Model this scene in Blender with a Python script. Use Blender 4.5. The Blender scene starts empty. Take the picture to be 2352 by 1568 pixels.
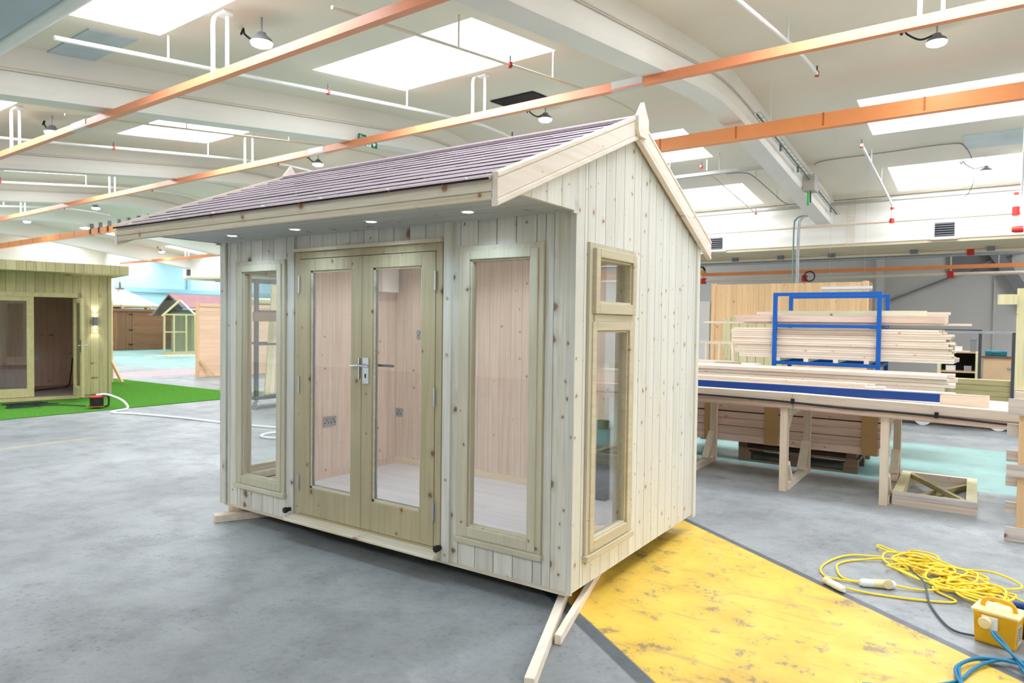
import bpy, math, random
from mathutils import Vector, Matrix

S = bpy.context.scene
COL = S.collection
rnd = random.Random(7)
TH = math.radians(2.05)          # the hall stands turned by two degrees against the summerhouse

# ------------------------------------------------------------------ camera, world, exposure
cam_d = bpy.data.cameras.new('camera')
cam = bpy.data.objects.new('camera', cam_d); COL.objects.link(cam)
cam_d.sensor_fit = 'HORIZONTAL'; cam_d.sensor_width = 36.0
cam_d.lens = 1568.336 / 2352 * 36.0
cam_d.dof.use_dof = True; cam_d.dof.focus_distance = 4.4; cam_d.dof.aperture_fstop = 3.2
cam_d.clip_start = 0.05; cam_d.clip_end = 200
YAW, PIT, ROL = -0.594778937, -0.0279267998, 0.0129247137
fw = Vector((math.sin(YAW) * math.cos(PIT), math.cos(YAW) * math.cos(PIT), math.sin(PIT)))
r0 = Vector((math.cos(YAW), -math.sin(YAW), 0)); u0 = r0.cross(fw)
rt = r0 * math.cos(ROL) + u0 * math.sin(ROL); up = -r0 * math.sin(ROL) + u0 * math.cos(ROL)
M = Matrix((rt, up, -fw)).transposed().to_4x4()
M.translation = Vector((1.76530628, -3.21169097, 1.58))
cam.matrix_world = M
S.camera = cam

W = bpy.data.worlds.new('overcast_sky'); S.world = W; W.use_nodes = True
W.node_tree.nodes['Background'].inputs[0].default_value = (0.80, 0.90, 1.0, 1)
W.node_tree.nodes['Background'].inputs[1].default_value = 1.0
S.view_settings.view_transform = 'Standard'; S.view_settings.look = 'None'
S.view_settings.gamma = 1.0; S.view_settings.use_curve_mapping = False
S.view_settings.exposure = 1.08
SKY_GLOW = 7.0                   # daylight coming through the skylight glazing
LAMP_GLOW = 40.0
INNER_W = 11.0                   # each unseen downlight added to brighten the inside of the house
S.cycles.max_bounces = 12; S.cycles.diffuse_bounces = 5; S.cycles.glossy_bounces = 4
S.cycles.transmission_bounces = 6; S.cycles.transparent_max_bounces = 16
S.cycles.adaptive_threshold = 0.02
S.cycles.sample_clamp_indirect = 8.0
S.cycles.caustics_reflective = False; S.cycles.caustics_refractive = False

# ------------------------------------------------------------------ materials
def lin(r, g, b):
    f = lambda c: (c / 255) / 12.92 if c <= 10 else ((c / 255 + 0.055) / 1.055) ** 2.4
    return (f(r), f(g), f(b), 1)

def base_mat(name, rough=0.6, spec=0.3):
    m = bpy.data.materials.new(name); m.use_nodes = True
    nt = m.node_tree; b = nt.nodes['Principled BSDF']
    b.inputs['Roughness'].default_value = rough
    b.inputs['Specular IOR Level'].default_value = spec
    return m, nt, b

def node(nt, t, **kw):
    n = nt.nodes.new(t)
    for k, v in kw.items(): setattr(n, k, v)
    return n

def math_n(nt, op, a, b=None, clamp=False):
    n = node(nt, 'ShaderNodeMath', operation=op, use_clamp=clamp)
    for i, v in enumerate((a, b)):
        if v is None: continue
        if isinstance(v, (int, float)): n.inputs[i].default_value = v
        else: nt.links.new(v, n.inputs[i])
    return n.outputs[0]

def mix_c(nt, f, a, b):
    n = node(nt, 'ShaderNodeMix', data_type='RGBA')
    for i, v in ((0, f), (6, a), (7, b)):
        if isinstance(v, (int, float)): n.inputs[i].default_value = v
        elif isinstance(v, tuple): n.inputs[i].default_value = v
        else: nt.links.new(v, n.inputs[i])
    return n.outputs[2]

def ramp(nt, v, lo, hi):
    n = node(nt, 'ShaderNodeMapRange'); n.inputs[1].default_value = lo; n.inputs[2].default_value = hi
    nt.links.new(v, n.inputs[0]); return n.outputs[0]

def noise(nt, vec, scale, detail=3, rough=0.55):
    n = node(nt, 'ShaderNodeTexNoise'); n.inputs['Scale'].default_value = scale
    n.inputs['Detail'].default_value = detail; n.inputs['Roughness'].default_value = rough
    nt.links.new(vec, n.inputs['Vector']); return n.outputs['Fac']

def world_pos(nt):
    return node(nt, 'ShaderNodeNewGeometry').outputs['Position']

def plain(name, rgb, rough=0.55, spec=0.3, var=0.06, scale=3.0, metal=0.0):
    m, nt, b = base_mat(name, rough, spec)
    c = lin(*rgb); d = tuple(max(0, x * (1 - 2 * var)) for x in c[:3]) + (1,)
    f = ramp(nt, noise(nt, world_pos(nt), scale, 4), 0.35, 0.7)
    nt.links.new(mix_c(nt, f, c, d), b.inputs['Base Color'])
    b.inputs['Metallic'].default_value = metal
    return m

def wood(name, rgb, axis='z', dark=None, knots=1.0, tint=0.10, grain=0.22, rough=0.6, green=None, kcol=(120, 78, 48), kscale=4.2, face=None):
    """Softwood: long grain along one axis, scattered knots, each board with its own shift and tone."""
    m, nt, b = base_mat(name, rough, 0.25)
    c = lin(*rgb); d = lin(*dark) if dark else tuple(x * k for x, k in zip(c[:3], (0.78, 0.70, 0.58))) + (1,)
    info = node(nt, 'ShaderNodeObjectInfo').outputs['Random']
    off = node(nt, 'ShaderNodeVectorMath', operation='SCALE'); off.inputs[0].default_value = (37.1, 17.7, 23.3)
    nt.links.new(info, off.inputs['Scale'])
    add = node(nt, 'ShaderNodeVectorMath', operation='ADD')
    nt.links.new(world_pos(nt), add.inputs[0]); nt.links.new(off.outputs[0], add.inputs[1])
    mp = node(nt, 'ShaderNodeMapping'); s = [1.0, 1.0, 1.0]; s['xyz'.index(axis)] = 0.045
    mp.inputs['Scale'].default_value = s; nt.links.new(add.outputs[0], mp.inputs['Vector'])
    g1 = ramp(nt, noise(nt, mp.outputs[0], 38, 3, 0.6), 0.42, 0.68)
    g2 = ramp(nt, noise(nt, mp.outputs[0], 9, 2), 0.35, 0.7)
    col = mix_c(nt, math_n(nt, 'MULTIPLY', g1, grain * 1.6), c, d)
    col = mix_c(nt, math_n(nt, 'MULTIPLY', g2, grain), col, d)
    if green:
        g3 = ramp(nt, noise(nt, add.outputs[0], 1.7, 2), 0.45, 0.7)
        col = mix_c(nt, math_n(nt, 'MULTIPLY', g3, 0.5), col, lin(*green))
    if knots > 0:
        v = node(nt, 'ShaderNodeTexVoronoi'); v.inputs['Scale'].default_value = kscale
        sp = node(nt, 'ShaderNodeSeparateXYZ'); nt.links.new(add.outputs[0], sp.inputs[0])
        if face is None: face = 'xz' if axis in 'xz' else 'yz'
        oth = face.replace(axis, '')
        v.voronoi_dimensions = '2D'
        cb = node(nt, 'ShaderNodeCombineXYZ'); wob = math_n(nt, 'MULTIPLY', noise(nt, add.outputs[0], 22, 2), 0.035)
        nt.links.new(math_n(nt, 'ADD', sp.outputs['xyz'.index(oth)], wob), cb.inputs[0])
        nt.links.new(math_n(nt, 'MULTIPLY', sp.outputs['xyz'.index(axis)], 0.82), cb.inputs[1])
        nt.links.new(cb.outputs[0], v.inputs['Vector'])
        vc = node(nt, 'ShaderNodeSeparateColor'); nt.links.new(v.outputs['Color'], vc.inputs[0])
        size = math_n(nt, 'MULTIPLY', math_n(nt, 'ADD', math_n(nt, 'POWER', vc.outputs[0], 3.0), 0.22), 0.085 * knots)
        q = math_n(nt, 'DIVIDE', v.outputs['Distance'], size)
        k = math_n(nt, 'SUBTRACT', 1.0, ramp(nt, q, 0.55, 1.15))
        halo = math_n(nt, 'SUBTRACT', 1.0, ramp(nt, q, 0.9, 2.6))
        col = mix_c(nt, math_n(nt, 'MULTIPLY', halo, 0.22), col, lin(*kcol))
        col = mix_c(nt, math_n(nt, 'MULTIPLY', k, 0.85), col, lin(*kcol))
    br = math_n(nt, 'ADD', math_n(nt, 'MULTIPLY', math_n(nt, 'SUBTRACT', info, 0.5), 2 * tint), 1.0 - 0.3 * tint)
    hsv = node(nt, 'ShaderNodeHueSaturation'); nt.links.new(col, hsv.inputs['Color']); nt.links.new(br, hsv.inputs['Value'])
    nt.links.new(hsv.outputs[0], b.inputs['Base Color'])
    return m

def emit(name, rgb, strength):
    m = bpy.data.materials.new(name); m.use_nodes = True; nt = m.node_tree; nt.nodes.clear()
    e = node(nt, 'ShaderNodeEmission'); o = node(nt, 'ShaderNodeOutputMaterial')
    e.inputs[0].default_value = lin(*rgb); e.inputs[1].default_value = strength
    nt.links.new(e.outputs[0], o.inputs[0]); return m

def glass(name, tint=(0.97, 0.985, 0.98), ior=1.5, refl=1.0):
    m = bpy.data.materials.new(name); m.use_nodes = True; nt = m.node_tree; nt.nodes.clear()
    t = node(nt, 'ShaderNodeBsdfTransparent'); t.inputs[0].default_value = tint + (1,)
    g = node(nt, 'ShaderNodeBsdfGlossy'); g.inputs['Roughness'].default_value = 0.005
    lw = node(nt, 'ShaderNodeLayerWeight'); lw.inputs[0].default_value = 0.5
    f0 = ((ior - 1) / (ior + 1)) ** 2
    sch = math_n(nt, 'ADD', math_n(nt, 'MULTIPLY', math_n(nt, 'POWER', lw.outputs['Facing'], 5.0), 1 - f0), f0)
    mx = node(nt, 'ShaderNodeMixShader'); o = node(nt, 'ShaderNodeOutputMaterial')
    nt.links.new(math_n(nt, 'MULTIPLY', sch, refl, True), mx.inputs[0])
    nt.links.new(t.outputs[0], mx.inputs[1]); nt.links.new(g.outputs[0], mx.inputs[2])
    nt.links.new(mx.outputs[0], o.inputs[0]); return m

def floor_mat():
    m, nt, b = base_mat('painted_concrete', 0.42, 0.35)
    P = world_pos(nt); sep = node(nt, 'ShaderNodeSeparateXYZ'); nt.links.new(P, sep.inputs[0])
    x, y = sep.outputs[0], sep.outputs[1]
    n1 = noise(nt, P, 0.55, 5, 0.6); n2 = noise(nt, P, 3.2, 6, 0.65); n3 = noise(nt, P, 26, 4, 0.7)
    mp = node(nt, 'ShaderNodeMapping'); mp.inputs['Rotation'].default_value = (0, 0, 0.62); mp.inputs['Scale'].default_value = (0.35, 2.4, 1)
    nt.links.new(P, mp.inputs[0]); n4 = noise(nt, mp.outputs[0], 4.5, 6, 0.7)
    grey = mix_c(nt, ramp(nt, n1, 0.35, 0.68), lin(168, 172, 172), lin(128, 132, 133))
    grey = mix_c(nt, math_n(nt, 'MULTIPLY', ramp(nt, n2, 0.45, 0.75), 0.55), grey, lin(104, 106, 106))
    grey = mix_c(nt, math_n(nt, 'MULTIPLY', ramp(nt, n3, 0.52, 0.78), 0.35), grey, lin(90, 94, 98))
    n5 = noise(nt, P, 1.5, 8, 0.72); n6 = noise(nt, P, 60, 3, 0.8)
    grey = mix_c(nt, math_n(nt, 'MULTIPLY', ramp(nt, n5, 0.56, 0.70), 0.45), grey, lin(96, 98, 100))
    grey = mix_c(nt, math_n(nt, 'MULTIPLY', ramp(nt, n5, 0.42, 0.30), 0.30), grey, lin(190, 194, 194))
    spk = node(nt, 'ShaderNodeTexVoronoi'); spk.inputs['Scale'].default_value = 14; spk.voronoi_dimensions = '2D'; nt.links.new(P, spk.inputs['Vector'])
    sp = math_n(nt, 'MULTIPLY', math_n(nt, 'SUBTRACT', 1.0, ramp(nt, spk.outputs['Distance'], 0.08, 0.2)), ramp(nt, n5, 0.46, 0.62))
    grey = mix_c(nt, math_n(nt, 'MULTIPLY', sp, 0.45), grey, lin(84, 86, 90))
    grey = mix_c(nt, math_n(nt, 'MULTIPLY', ramp(nt, n6, 0.5, 0.75), 0.25), grey, lin(92, 95, 98))
    def band(v, lo, hi, soft=0.01):
        a = ramp(nt, v, lo - soft, lo + soft); c = math_n(nt, 'SUBTRACT', 1.0, ramp(nt, v, hi - soft, hi + soft))
        return math_n(nt, 'MULTIPLY', a, c)
    wear = math_n(nt, 'SUBTRACT', 1.0, math_n(nt, 'MULTIPLY', ramp(nt, n2, 0.56, 0.66), 0.45))
    # pale green painted walkway
    gmask = math_n(nt, 'MULTIPLY', band(y, 4.775, 7.58), band(x, -9.0, 30.0))
    gfar = math_n(nt, 'MULTIPLY', band(y, 8.2, 30.0, 0.4), band(x, -60.0, -19.0, 0.5))
    gmask = math_n(nt, 'MULTIPLY', math_n(nt, 'MAXIMUM', gmask, gfar), wear)
    grn = mix_c(nt, ramp(nt, n1, 0.3, 0.7), lin(152, 196, 186), lin(116, 160, 152))
    col = mix_c(nt, math_n(nt, 'MULTIPLY', gmask, 0.9), grey, grn)
    # worn red patch far off by the panels
    rv = math_n(nt, 'ADD', math_n(nt, 'MULTIPLY', x, 0.02), y)
    rmask = math_n(nt, 'MULTIPLY', band(x, -18.4, -16.7, 0.15), band(rv, 5.4, 8.6, 0.5))
    col = mix_c(nt, math_n(nt, 'MULTIPLY', rmask, 0.75), col, lin(196, 150, 152))
    # yellow walkway with dark painted borders
    s = math_n(nt, 'ADD', math_n(nt, 'MULTIPLY', x, 0.585), math_n(nt, 'MULTIPLY', y, 0.811))
    ln = band(x, -0.9, 30.0)
    dark = math_n(nt, 'MULTIPLY', band(s, -0.018, 1.685, 0.006), ln)
    col = mix_c(nt, math_n(nt, 'MULTIPLY', dark, 0.92), col, mix_c(nt, ramp(nt, n2, 0.35, 0.7), lin(92, 99, 104), lin(70, 76, 82)))
    ymask = math_n(nt, 'MULTIPLY', band(s, 0.063, 1.632, 0.006), ln)
    chip = ramp(nt, n4, 0.555, 0.62)
    chip2 = math_n(nt, 'MULTIPLY', ramp(nt, noise(nt, P, 6.0, 7, 0.78), 0.545, 0.60), ramp(nt, n5, 0.44, 0.56))
    keep = math_n(nt, 'SUBTRACT', 1.0, math_n(nt, 'MULTIPLY', math_n(nt, 'MAXIMUM', math_n(nt, 'MULTIPLY', chip, 0.45), chip2), 0.6))
    yel = mix_c(nt, ramp(nt, n2, 0.3, 0.75), lin(240, 202, 88), lin(214, 170, 58))
    yel = mix_c(nt, math_n(nt, 'MULTIPLY', ramp(nt, n5, 0.48, 0.66), 0.4), yel, lin(166, 140, 74))
    col = mix_c(nt, math_n(nt, 'MULTIPLY', ymask, keep), col, yel)
    # faded thin yellow line on the left
    fl = math_n(nt, 'MULTIPLY', band(x, -7.80, -7.70, 0.02), band(y, -3.0, 1.1, 0.1))
    col = mix_c(nt, math_n(nt, 'MULTIPLY', fl, 0.3), col, lin(214, 190, 120))
    nt.links.new(col, b.inputs['Base Color'])
    rr = ramp(nt, n2, 0.2, 0.9); mr = node(nt, 'ShaderNodeMapRange'); mr.inputs[3].default_value = 0.34; mr.inputs[4].default_value = 0.6
    nt.links.new(rr, mr.inputs[0]); nt.links.new(mr.outputs[0], b.inputs['Roughness'])
    return m

F_FLOOR = floor_mat()
SID_F = wood('treated_siding', (221, 219, 210), 'z', dark=(186, 180, 160), knots=1.25, tint=0.09, grain=0.28)
SID_S = wood('treated_siding_side', (226, 226, 219), 'z', dark=(204, 196, 174), knots=0.95, tint=0.06, grain=0.26, kcol=(150, 112, 76), kscale=7.5, face='yz')
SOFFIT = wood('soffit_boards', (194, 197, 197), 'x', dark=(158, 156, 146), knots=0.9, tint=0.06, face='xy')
KNOTTY = wood('knotty_board', (224, 221, 210), 'z', dark=(182, 174, 148), knots=2.3, tint=0.03, grain=0.4, kcol=(116, 74, 46), kscale=7.0)
GREENW = wood('green_treated_joinery', (188, 176, 144), 'z', dark=(158, 144, 110), knots=0.9, tint=0.05, grain=0.3, green=(164, 158, 130))
GREENX = wood('green_treated_rail', (188, 176, 144), 'x', dark=(158, 144, 110), knots=0.9, tint=0.05, grain=0.3, green=(164, 158, 130))
GREENL_Z = wood('pale_green_window_frame', (207, 200, 178), 'z', dark=(182, 172, 144), knots=0.5, tint=0.05, grain=0.3, green=(188, 184, 160))
GREENL_X = wood('pale_green_window_rail', (207, 200, 178), 'x', dark=(182, 172, 144), knots=0.5, tint=0.05, grain=0.3, green=(188, 184, 160))
GREENY = wood('green_treated_sash', (208, 199, 172), 'y', dark=(182, 168, 136), knots=0.5, tint=0.05, grain=0.3)
BARGE = wood('planed_bargeboard', (240, 230, 218), 'y', dark=(216, 196, 166), knots=0.7, tint=0.02, grain=0.22, kcol=(196, 146, 100))
FASCIA = wood('planed_fascia', (222, 214, 196), 'x', dark=(190, 168, 128), knots=1.1, tint=0.02, grain=0.3, kcol=(150, 98, 66))
INNER = wood('interior_pine_boards', (234, 216, 200), 'z', dark=(208, 180, 158), knots=0.55, tint=0.05, grain=0.35, kcol=(150, 92, 58), kscale=5)
INNER_S = wood('interior_pine_side_boards', (234, 216, 200), 'z', dark=(208, 180, 158), knots=0.55, tint=0.05, grain=0.35, kcol=(150, 92, 58), kscale=5, face='yz')
INX = wood('interior_pine_trim', (236, 220, 196), 'x', dark=(212, 186, 154), knots=0.4, tint=0.04)
LAMIN = wood('pale_laminate', (222, 222, 228), 'x', dark=(200, 200, 206), knots=0, tint=0.03, grain=0.4, rough=0.35)
CORE = plain('wall_membrane', (92, 84, 70), 0.8)
UNDER = plain('dark_underfloor', (60, 54, 48), 0.8)
PINE_X = wood('sawn_pine_x', (232, 217, 200), 'x', dark=(206, 180, 152), knots=0.7, tint=0.11, grain=0.3, kcol=(190, 138, 96))
PINE_Y = wood('sawn_pine_y', (242, 231, 214), 'y', dark=(218, 196, 166), knots=0.55, tint=0.05, grain=0.3, kcol=(200, 150, 106))
PINE_Z = wood('sawn_pine_z', (232, 214, 192), 'z', dark=(206, 178, 146), knots=0.6, tint=0.05, grain=0.3, kcol=(170, 116, 76))
PINK_X = wood('pinkish_pine_x', (222, 196, 180), 'x', dark=(186, 152, 130), knots=0.5, tint=0.08, grain=0.35, kcol=(140, 92, 64))
GREY_X = wood('weathered_board', (222, 212, 204), 'x', dark=(176, 164, 152), knots=0.6, tint=0.08, grain=0.45)
GRN_X = wood('green_timber_x', (190, 178, 130), 'x', dark=(148, 136, 92), knots=0.4, tint=0.06, grain=0.35)
GRN_Z = wood('green_timber_z', (222, 214, 172), 'z', dark=(186, 172, 120), knots=0.8, tint=0.05, grain=0.3)
STUD = wood('studio_cladding', (196, 186, 142), 'z', dark=(156, 142, 98), knots=0.6, tint=0.07, grain=0.3)
STUDX = wood('studio_trim', (206, 194, 146), 'x', dark=(160, 146, 100), knots=0.3, tint=0.05)
STIN = wood('studio_lining', (220, 188, 168), 'z', dark=(190, 154, 134), knots=0.4, tint=0.04)
BROWN_Y = wood('brown_stained_board', (150, 112, 82), 'y', dark=(112, 80, 56), knots=0.5, tint=0.10)
BROWN_Z = wood('brown_stained_slat', (150, 114, 84), 'z', dark=(112, 80, 56), knots=0.3, tint=0.10)
PANY = wood('panel_board', (240, 206, 176), 'y', dark=(216, 172, 132), knots=0.5, tint=0.06, kcol=(200, 140, 96))
PANZ = wood('panel_board_upright', (236, 200, 154), 'z', dark=(210, 164, 112), knots=0.7, tint=0.06, kcol=(180, 120, 74))
PALLET = wood('old_pallet_wood', (128, 102, 86), 'x', dark=(88, 66, 54), knots=0.4, tint=0.12)
SHINGLE = plain('mauve_felt_shingle', (204, 188, 193), 0.85, 0.1, 0.10, 70)
BITUMEN = plain('bitumen_edge', (52, 42, 48), 0.9, 0.1)
FELT = plain('dark_roof_felt', (86, 72, 78), 0.9, 0.1)
RED_ROOF = plain('dull_red_roof', (176, 132, 136), 0.8)
GLASS = glass('clear_glass', refl=1.8)   # sealed double units reflect twice
GLASS_FAR = glass('pale_glazing', tint=(0.82, 0.88, 0.9))
CHROME = plain('polished_chrome', (208, 212, 218), 0.22, 0.5, 0.02, 3, 1.0)
STEEL = plain('galvanised_steel', (176, 180, 184), 0.4, 0.4, 0.08, 8, 0.7)
BLACK = plain('black_rubber', (34, 35, 38), 0.5)
DKSTEEL = plain('dark_grey_steel', (74, 78, 84), 0.45)
WHITE = plain('white_plastic', (238, 240, 240), 0.4, 0.4, 0.01)
OFFW = plain('cream_plastic', (246, 226, 176), 0.4, 0.4, 0.02)
CEIL = plain('cream_ceiling_paint', (232, 225, 208), 0.8, 0.1, 0.04, 0.4)
BEAMW = plain('white_beam_paint', (236, 232, 223), 0.75, 0.1, 0.04, 0.5)
WHTW = plain('white_painted_wall', (240, 238, 230), 0.75, 0.1, 0.02, 0.5)
BANDM = plain('beige_cladding', (214, 200, 168), 0.7, 0.1, 0.04, 0.6)
CREAMW = plain('cream_painted_wall', (238, 232, 218), 0.75, 0.1, 0.03, 0.4)
BLUEW = plain('sky_blue_wall', (186, 224, 238), 0.75, 0.1, 0.03, 0.4)
BLUED = plain('blue_wall_rail', (156, 200, 218), 0.75, 0.1, 0.03, 0.4)
GREYW = plain('grey_white_cladding', (204, 203, 200), 0.7, 0.15, 0.03, 0.5)
GREYD = plain('grey_panel', (128, 130, 134), 0.6)
VALLEY = plain('blue_grey_sheet_metal', (178, 190, 199), 0.5, 0.3, 0.04, 1.2)
PIPEW = plain('white_pipe_paint', (236, 236, 232), 0.4, 0.3, 0.02)
PIPEC = plain('cream_pipe_paint', (226, 214, 194), 0.5, 0.3, 0.03)
PIPEG = plain('grey_pipe_paint', (176, 172, 164), 0.5)
REDF = plain('red_fitting', (204, 52, 44), 0.45)
ORANGE = plain('orange_busbar', (236, 152, 108), 0.38, 0.4, 0.05, 1.1)
ORANGE2 = plain('deep_orange_busbar', (248, 160, 98), 0.42, 0.4, 0.05, 1.4)
BLUEP = plain('blue_paint', (6, 86, 172), 0.42, 0.4, 0.03)
BLUEB = plain('blue_faced_board', (8, 62, 142), 0.4, 0.4, 0.06, 6)
YELP = plain('yellow_plastic', (232, 176, 24), 0.42, 0.4, 0.03)
YELL = plain('pale_yellow_lid', (248, 222, 150), 0.4, 0.4, 0.02)
YELC = plain('yellow_cable', (246, 214, 60), 0.45, 0.35, 0.02)
TEALC = plain('blue_cable', (30, 124, 166), 0.45, 0.35, 0.03)
GREENT = plain('green_turf_base', (84, 138, 54), 0.95, 0.0, 0.2, 40)
GREENL = plain('green_tag', (70, 180, 80), 0.5)
SIGNG = plain('sign_green', (0, 116, 84), 0.5, 0.2, 0.0)
SIGNW = plain('sign_white', (236, 244, 238), 0.5, 0.2, 0.0)
DKGREEN = plain('dark_green_board', (38, 72, 62), 0.5)
TEAL = plain('teal_case', (24, 112, 124), 0.5)
CHIP = plain('chipboard', (206, 176, 140), 0.7)
SHADOWM = plain('dark_void', (40, 38, 36), 0.9)
GLOW = emit('skylight_daylight', (238, 244, 255), SKY_GLOW)
LED = emit('led_panel', (255, 255, 255), LAMP_GLOW)
SPOT = emit('spot_lens', (255, 252, 244), 14.0)

# ------------------------------------------------------------------ mesh helpers
class MB:
    def __init__(s): s.v = []; s.f = []
    def add(s, vs, fs):
        o = len(s.v); s.v += [tuple(v) for v in vs]; s.f += [tuple(i + o for i in f) for f in fs]; return s
    def box(s, x0, x1, y0, y1, z0, z1):
        return s.add([(x0, y0, z0), (x1, y0, z0), (x1, y1, z0), (x0, y1, z0), (x0, y0, z1), (x1, y0, z1), (x1, y1, z1), (x0, y1, z1)],
                     [(3, 2, 1, 0), (4, 5, 6, 7), (0, 1, 5, 4), (1, 2, 6, 5), (2, 3, 7, 6), (3, 0, 4, 7)])
    def beam(s, p, q, w, h, upv=(0, 0, 1)):
        p, q = Vector(p), Vector(q); d = (q - p).normalized(); u = Vector(upv)
        a = d.cross(u)
        if a.length < 1e-4: a = d.cross(Vector((0, 1, 0)))
        a.normalize(); b = a.cross(d).normalized(); a *= w / 2; b *= h / 2
        vs = [p - a - b, p + a - b, p + a + b, p - a + b, q - a - b, q + a - b, q + a + b, q - a + b]
        return s.add(vs, [(0, 1, 2, 3), (7, 6, 5, 4), (4, 5, 1, 0), (5, 6, 2, 1), (6, 7, 3, 2), (7, 4, 0, 3)])
    def prism(s, poly, axis, a, b):
        """poly: points in the two other axes (order of xyz), extruded along axis from a to b"""
        def P(t, k):
            l = list(t); l.insert('xyz'.index(axis), k); return l
        n = len(poly)
        vs = [P(t, a) for t in poly] + [P(t, b) for t in poly]
        fs = [tuple(range(n))[::-1], tuple(range(n, 2 * n))] + [(i, (i + 1) % n, n + (i + 1) % n, n + i) for i in range(n)]
        return s.add(vs, fs)
    def tube(s, pts, r, n=8, closed=False):
        pts = [Vector(p) for p in pts]; m = len(pts); prev = None; o = len(s.v)
        for i, p in enumerate(pts):
            d = (pts[(i + 1) % m] - pts[i - 1]) if closed else (pts[min(i + 1, m - 1)] - pts[max(i - 1, 0)])
            d.normalize()
            if prev is None:
                a = d.cross(Vector((0, 0, 1)))
                if a.length < 1e-3: a = d.cross(Vector((0, 1, 0)))
            else: a = prev - d * prev.dot(d)
            if a.length < 1e-6: a = d.orthogonal()
            a.normalize(); prev = a; b = d.cross(a)
            for k in range(n):
                t = 2 * math.pi * k / n; s.v.append(tuple(p + (a * math.cos(t) + b * math.sin(t)) * r))
        for i in range(m if closed else m - 1):
            j = (i + 1) % m
            for k in range(n):
                l = (k + 1) % n; s.f.append((o + i * n + k, o + i * n + l, o + j * n + l, o + j * n + k))
        if not closed:
            s.f.append(tuple(o + k for k in range(n))[::-1]); s.f.append(tuple(o + (m - 1) * n + k for k in range(n)))
        return s
    def lathe(s, prof, c=(0, 0, 0), n=16, axis='z'):
        o = len(s.v); c = Vector(c)
        for r, h in prof:
            for k in range(n):
                t = 2 * math.pi * k / n; p = (r * math.cos(t), r * math.sin(t), h)
                if axis == 'x': p = (p[2], p[0], p[1])
                if axis == 'y': p = (p[1], p[2], p[0])
                s.v.append(tuple(c + Vector(p)))
        m = len(prof)
        for i in range(m - 1):
            for k in range(n):
                l = (k + 1) % n; s.f.append((o + i * n + k, o + i * n + l, o + (i + 1) * n + l, o + (i + 1) * n + k))
        s.f.append(tuple(o + k for k in range(n))[::-1]); s.f.append(tuple(o + (m - 1) * n + k for k in range(n)))
        return s
    def mesh(s, name, mat, smooth=False):
        me = bpy.data.meshes.new(name); me.from_pydata(s.v, [], s.f)
        me.materials.append(mat)
        if smooth:
            for p in me.polygons: p.use_smooth = True
            try: me.set_sharp_from_angle(angle=math.radians(40))
            except Exception: pass
        me.update(); return me
    def build(s, name, mat, parent=None, loc=(0, 0, 0), rz=0.0, smooth=False, bevel=0):
        o = bpy.data.objects.new(name, s.mesh(name, mat, smooth)); COL.objects.link(o)
        o.location = loc; o.rotation_euler = (0, 0, rz)
        if parent: o.parent = parent
        if bevel:
            b = o.modifiers.new('soft_edge', 'BEVEL'); b.width = bevel; b.segments = 2; b.limit_method = 'ANGLE'
        return o

_unit = {}
def piece(name, mat, parent, x0, x1, y0, y1, z0, z1):
    """one board: an object of its own that shares the unit block of its material"""
    if mat.name not in _unit: _unit[mat.name] = MB().box(-.5, .5, -.5, .5, -.5, .5).mesh('board_' + mat.name, mat)
    o = bpy.data.objects.new(name, _unit[mat.name]); COL.objects.link(o)
    o.location = ((x0 + x1) / 2, (y0 + y1) / 2, (z0 + z1) / 2); o.scale = (x1 - x0, y1 - y0, z1 - z0)
    if parent: o.parent = parent
    return o

def tag(o, label, cat, group=None):
    o['label'] = label; o['category'] = cat
    if group: o['group'] = group
    return o

def thing(name, label, cat, loc=(0, 0, 0), rz=0.0, group=None):
    o = bpy.data.objects.new(name, None); COL.objects.link(o); o.empty_display_size = 0.1
    o.location = loc; o.rotation_euler = (0, 0, rz)
    return tag(o, label, cat, group)

def struct(o): o['kind'] = 'structure'; return o
def B(u, v, z=0.0): return Vector((u * math.cos(TH) + v * math.sin(TH), -u * math.sin(TH) + v * math.cos(TH), z))
def thingB(name, label, cat, u, v, z, group=None): return thing(name, label, cat, B(u, v, z), -TH, group)

def bez(pts, n=8):
    """smooth path through points (Catmull-Rom)"""
    P = [Vector(p) for p in pts]; out = []
    for i in range(len(P) - 1):
        a, b, c, d = P[max(i - 1, 0)], P[i], P[i + 1], P[min(i + 2, len(P) - 1)]
        for k in range(n):
            t = k / n
            out.append(0.5 * ((2 * b) + (c - a) * t + (2 * a - 5 * b + 4 * c - d) * t * t + (3 * b - a - 3 * c + d) * t ** 3))
    out.append(P[-1]); return out

ORD = ['first', 'second', 'third', 'fourth', 'fifth', 'sixth', 'seventh', 'eighth', 'ninth', 'tenth', 'eleventh', 'twelfth', 'thirteenth', 'fourteenth']

# ================================================================== THE HALL (coordinates u along the rails, v across)
U0, U1, V0, V1 = -38.5, 16.0, -13.0, 24.6
VR = 8.15
def ceil_z(v):
    if v < -0.6: return 4.90 + 0.12 * min(-0.6 - v, 8.0)
    return 6.03 - 0.12 * math.sqrt((v - VR) ** 2 + 0.55)

struct(MB().add([(U0 - 1, V0, 0), (U1, V0, 0), (U1, V1, 0), (U0 - 1, V1, 0)], [(0, 1, 2, 3)]).build('floor', F_FLOOR, rz=-TH))

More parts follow.
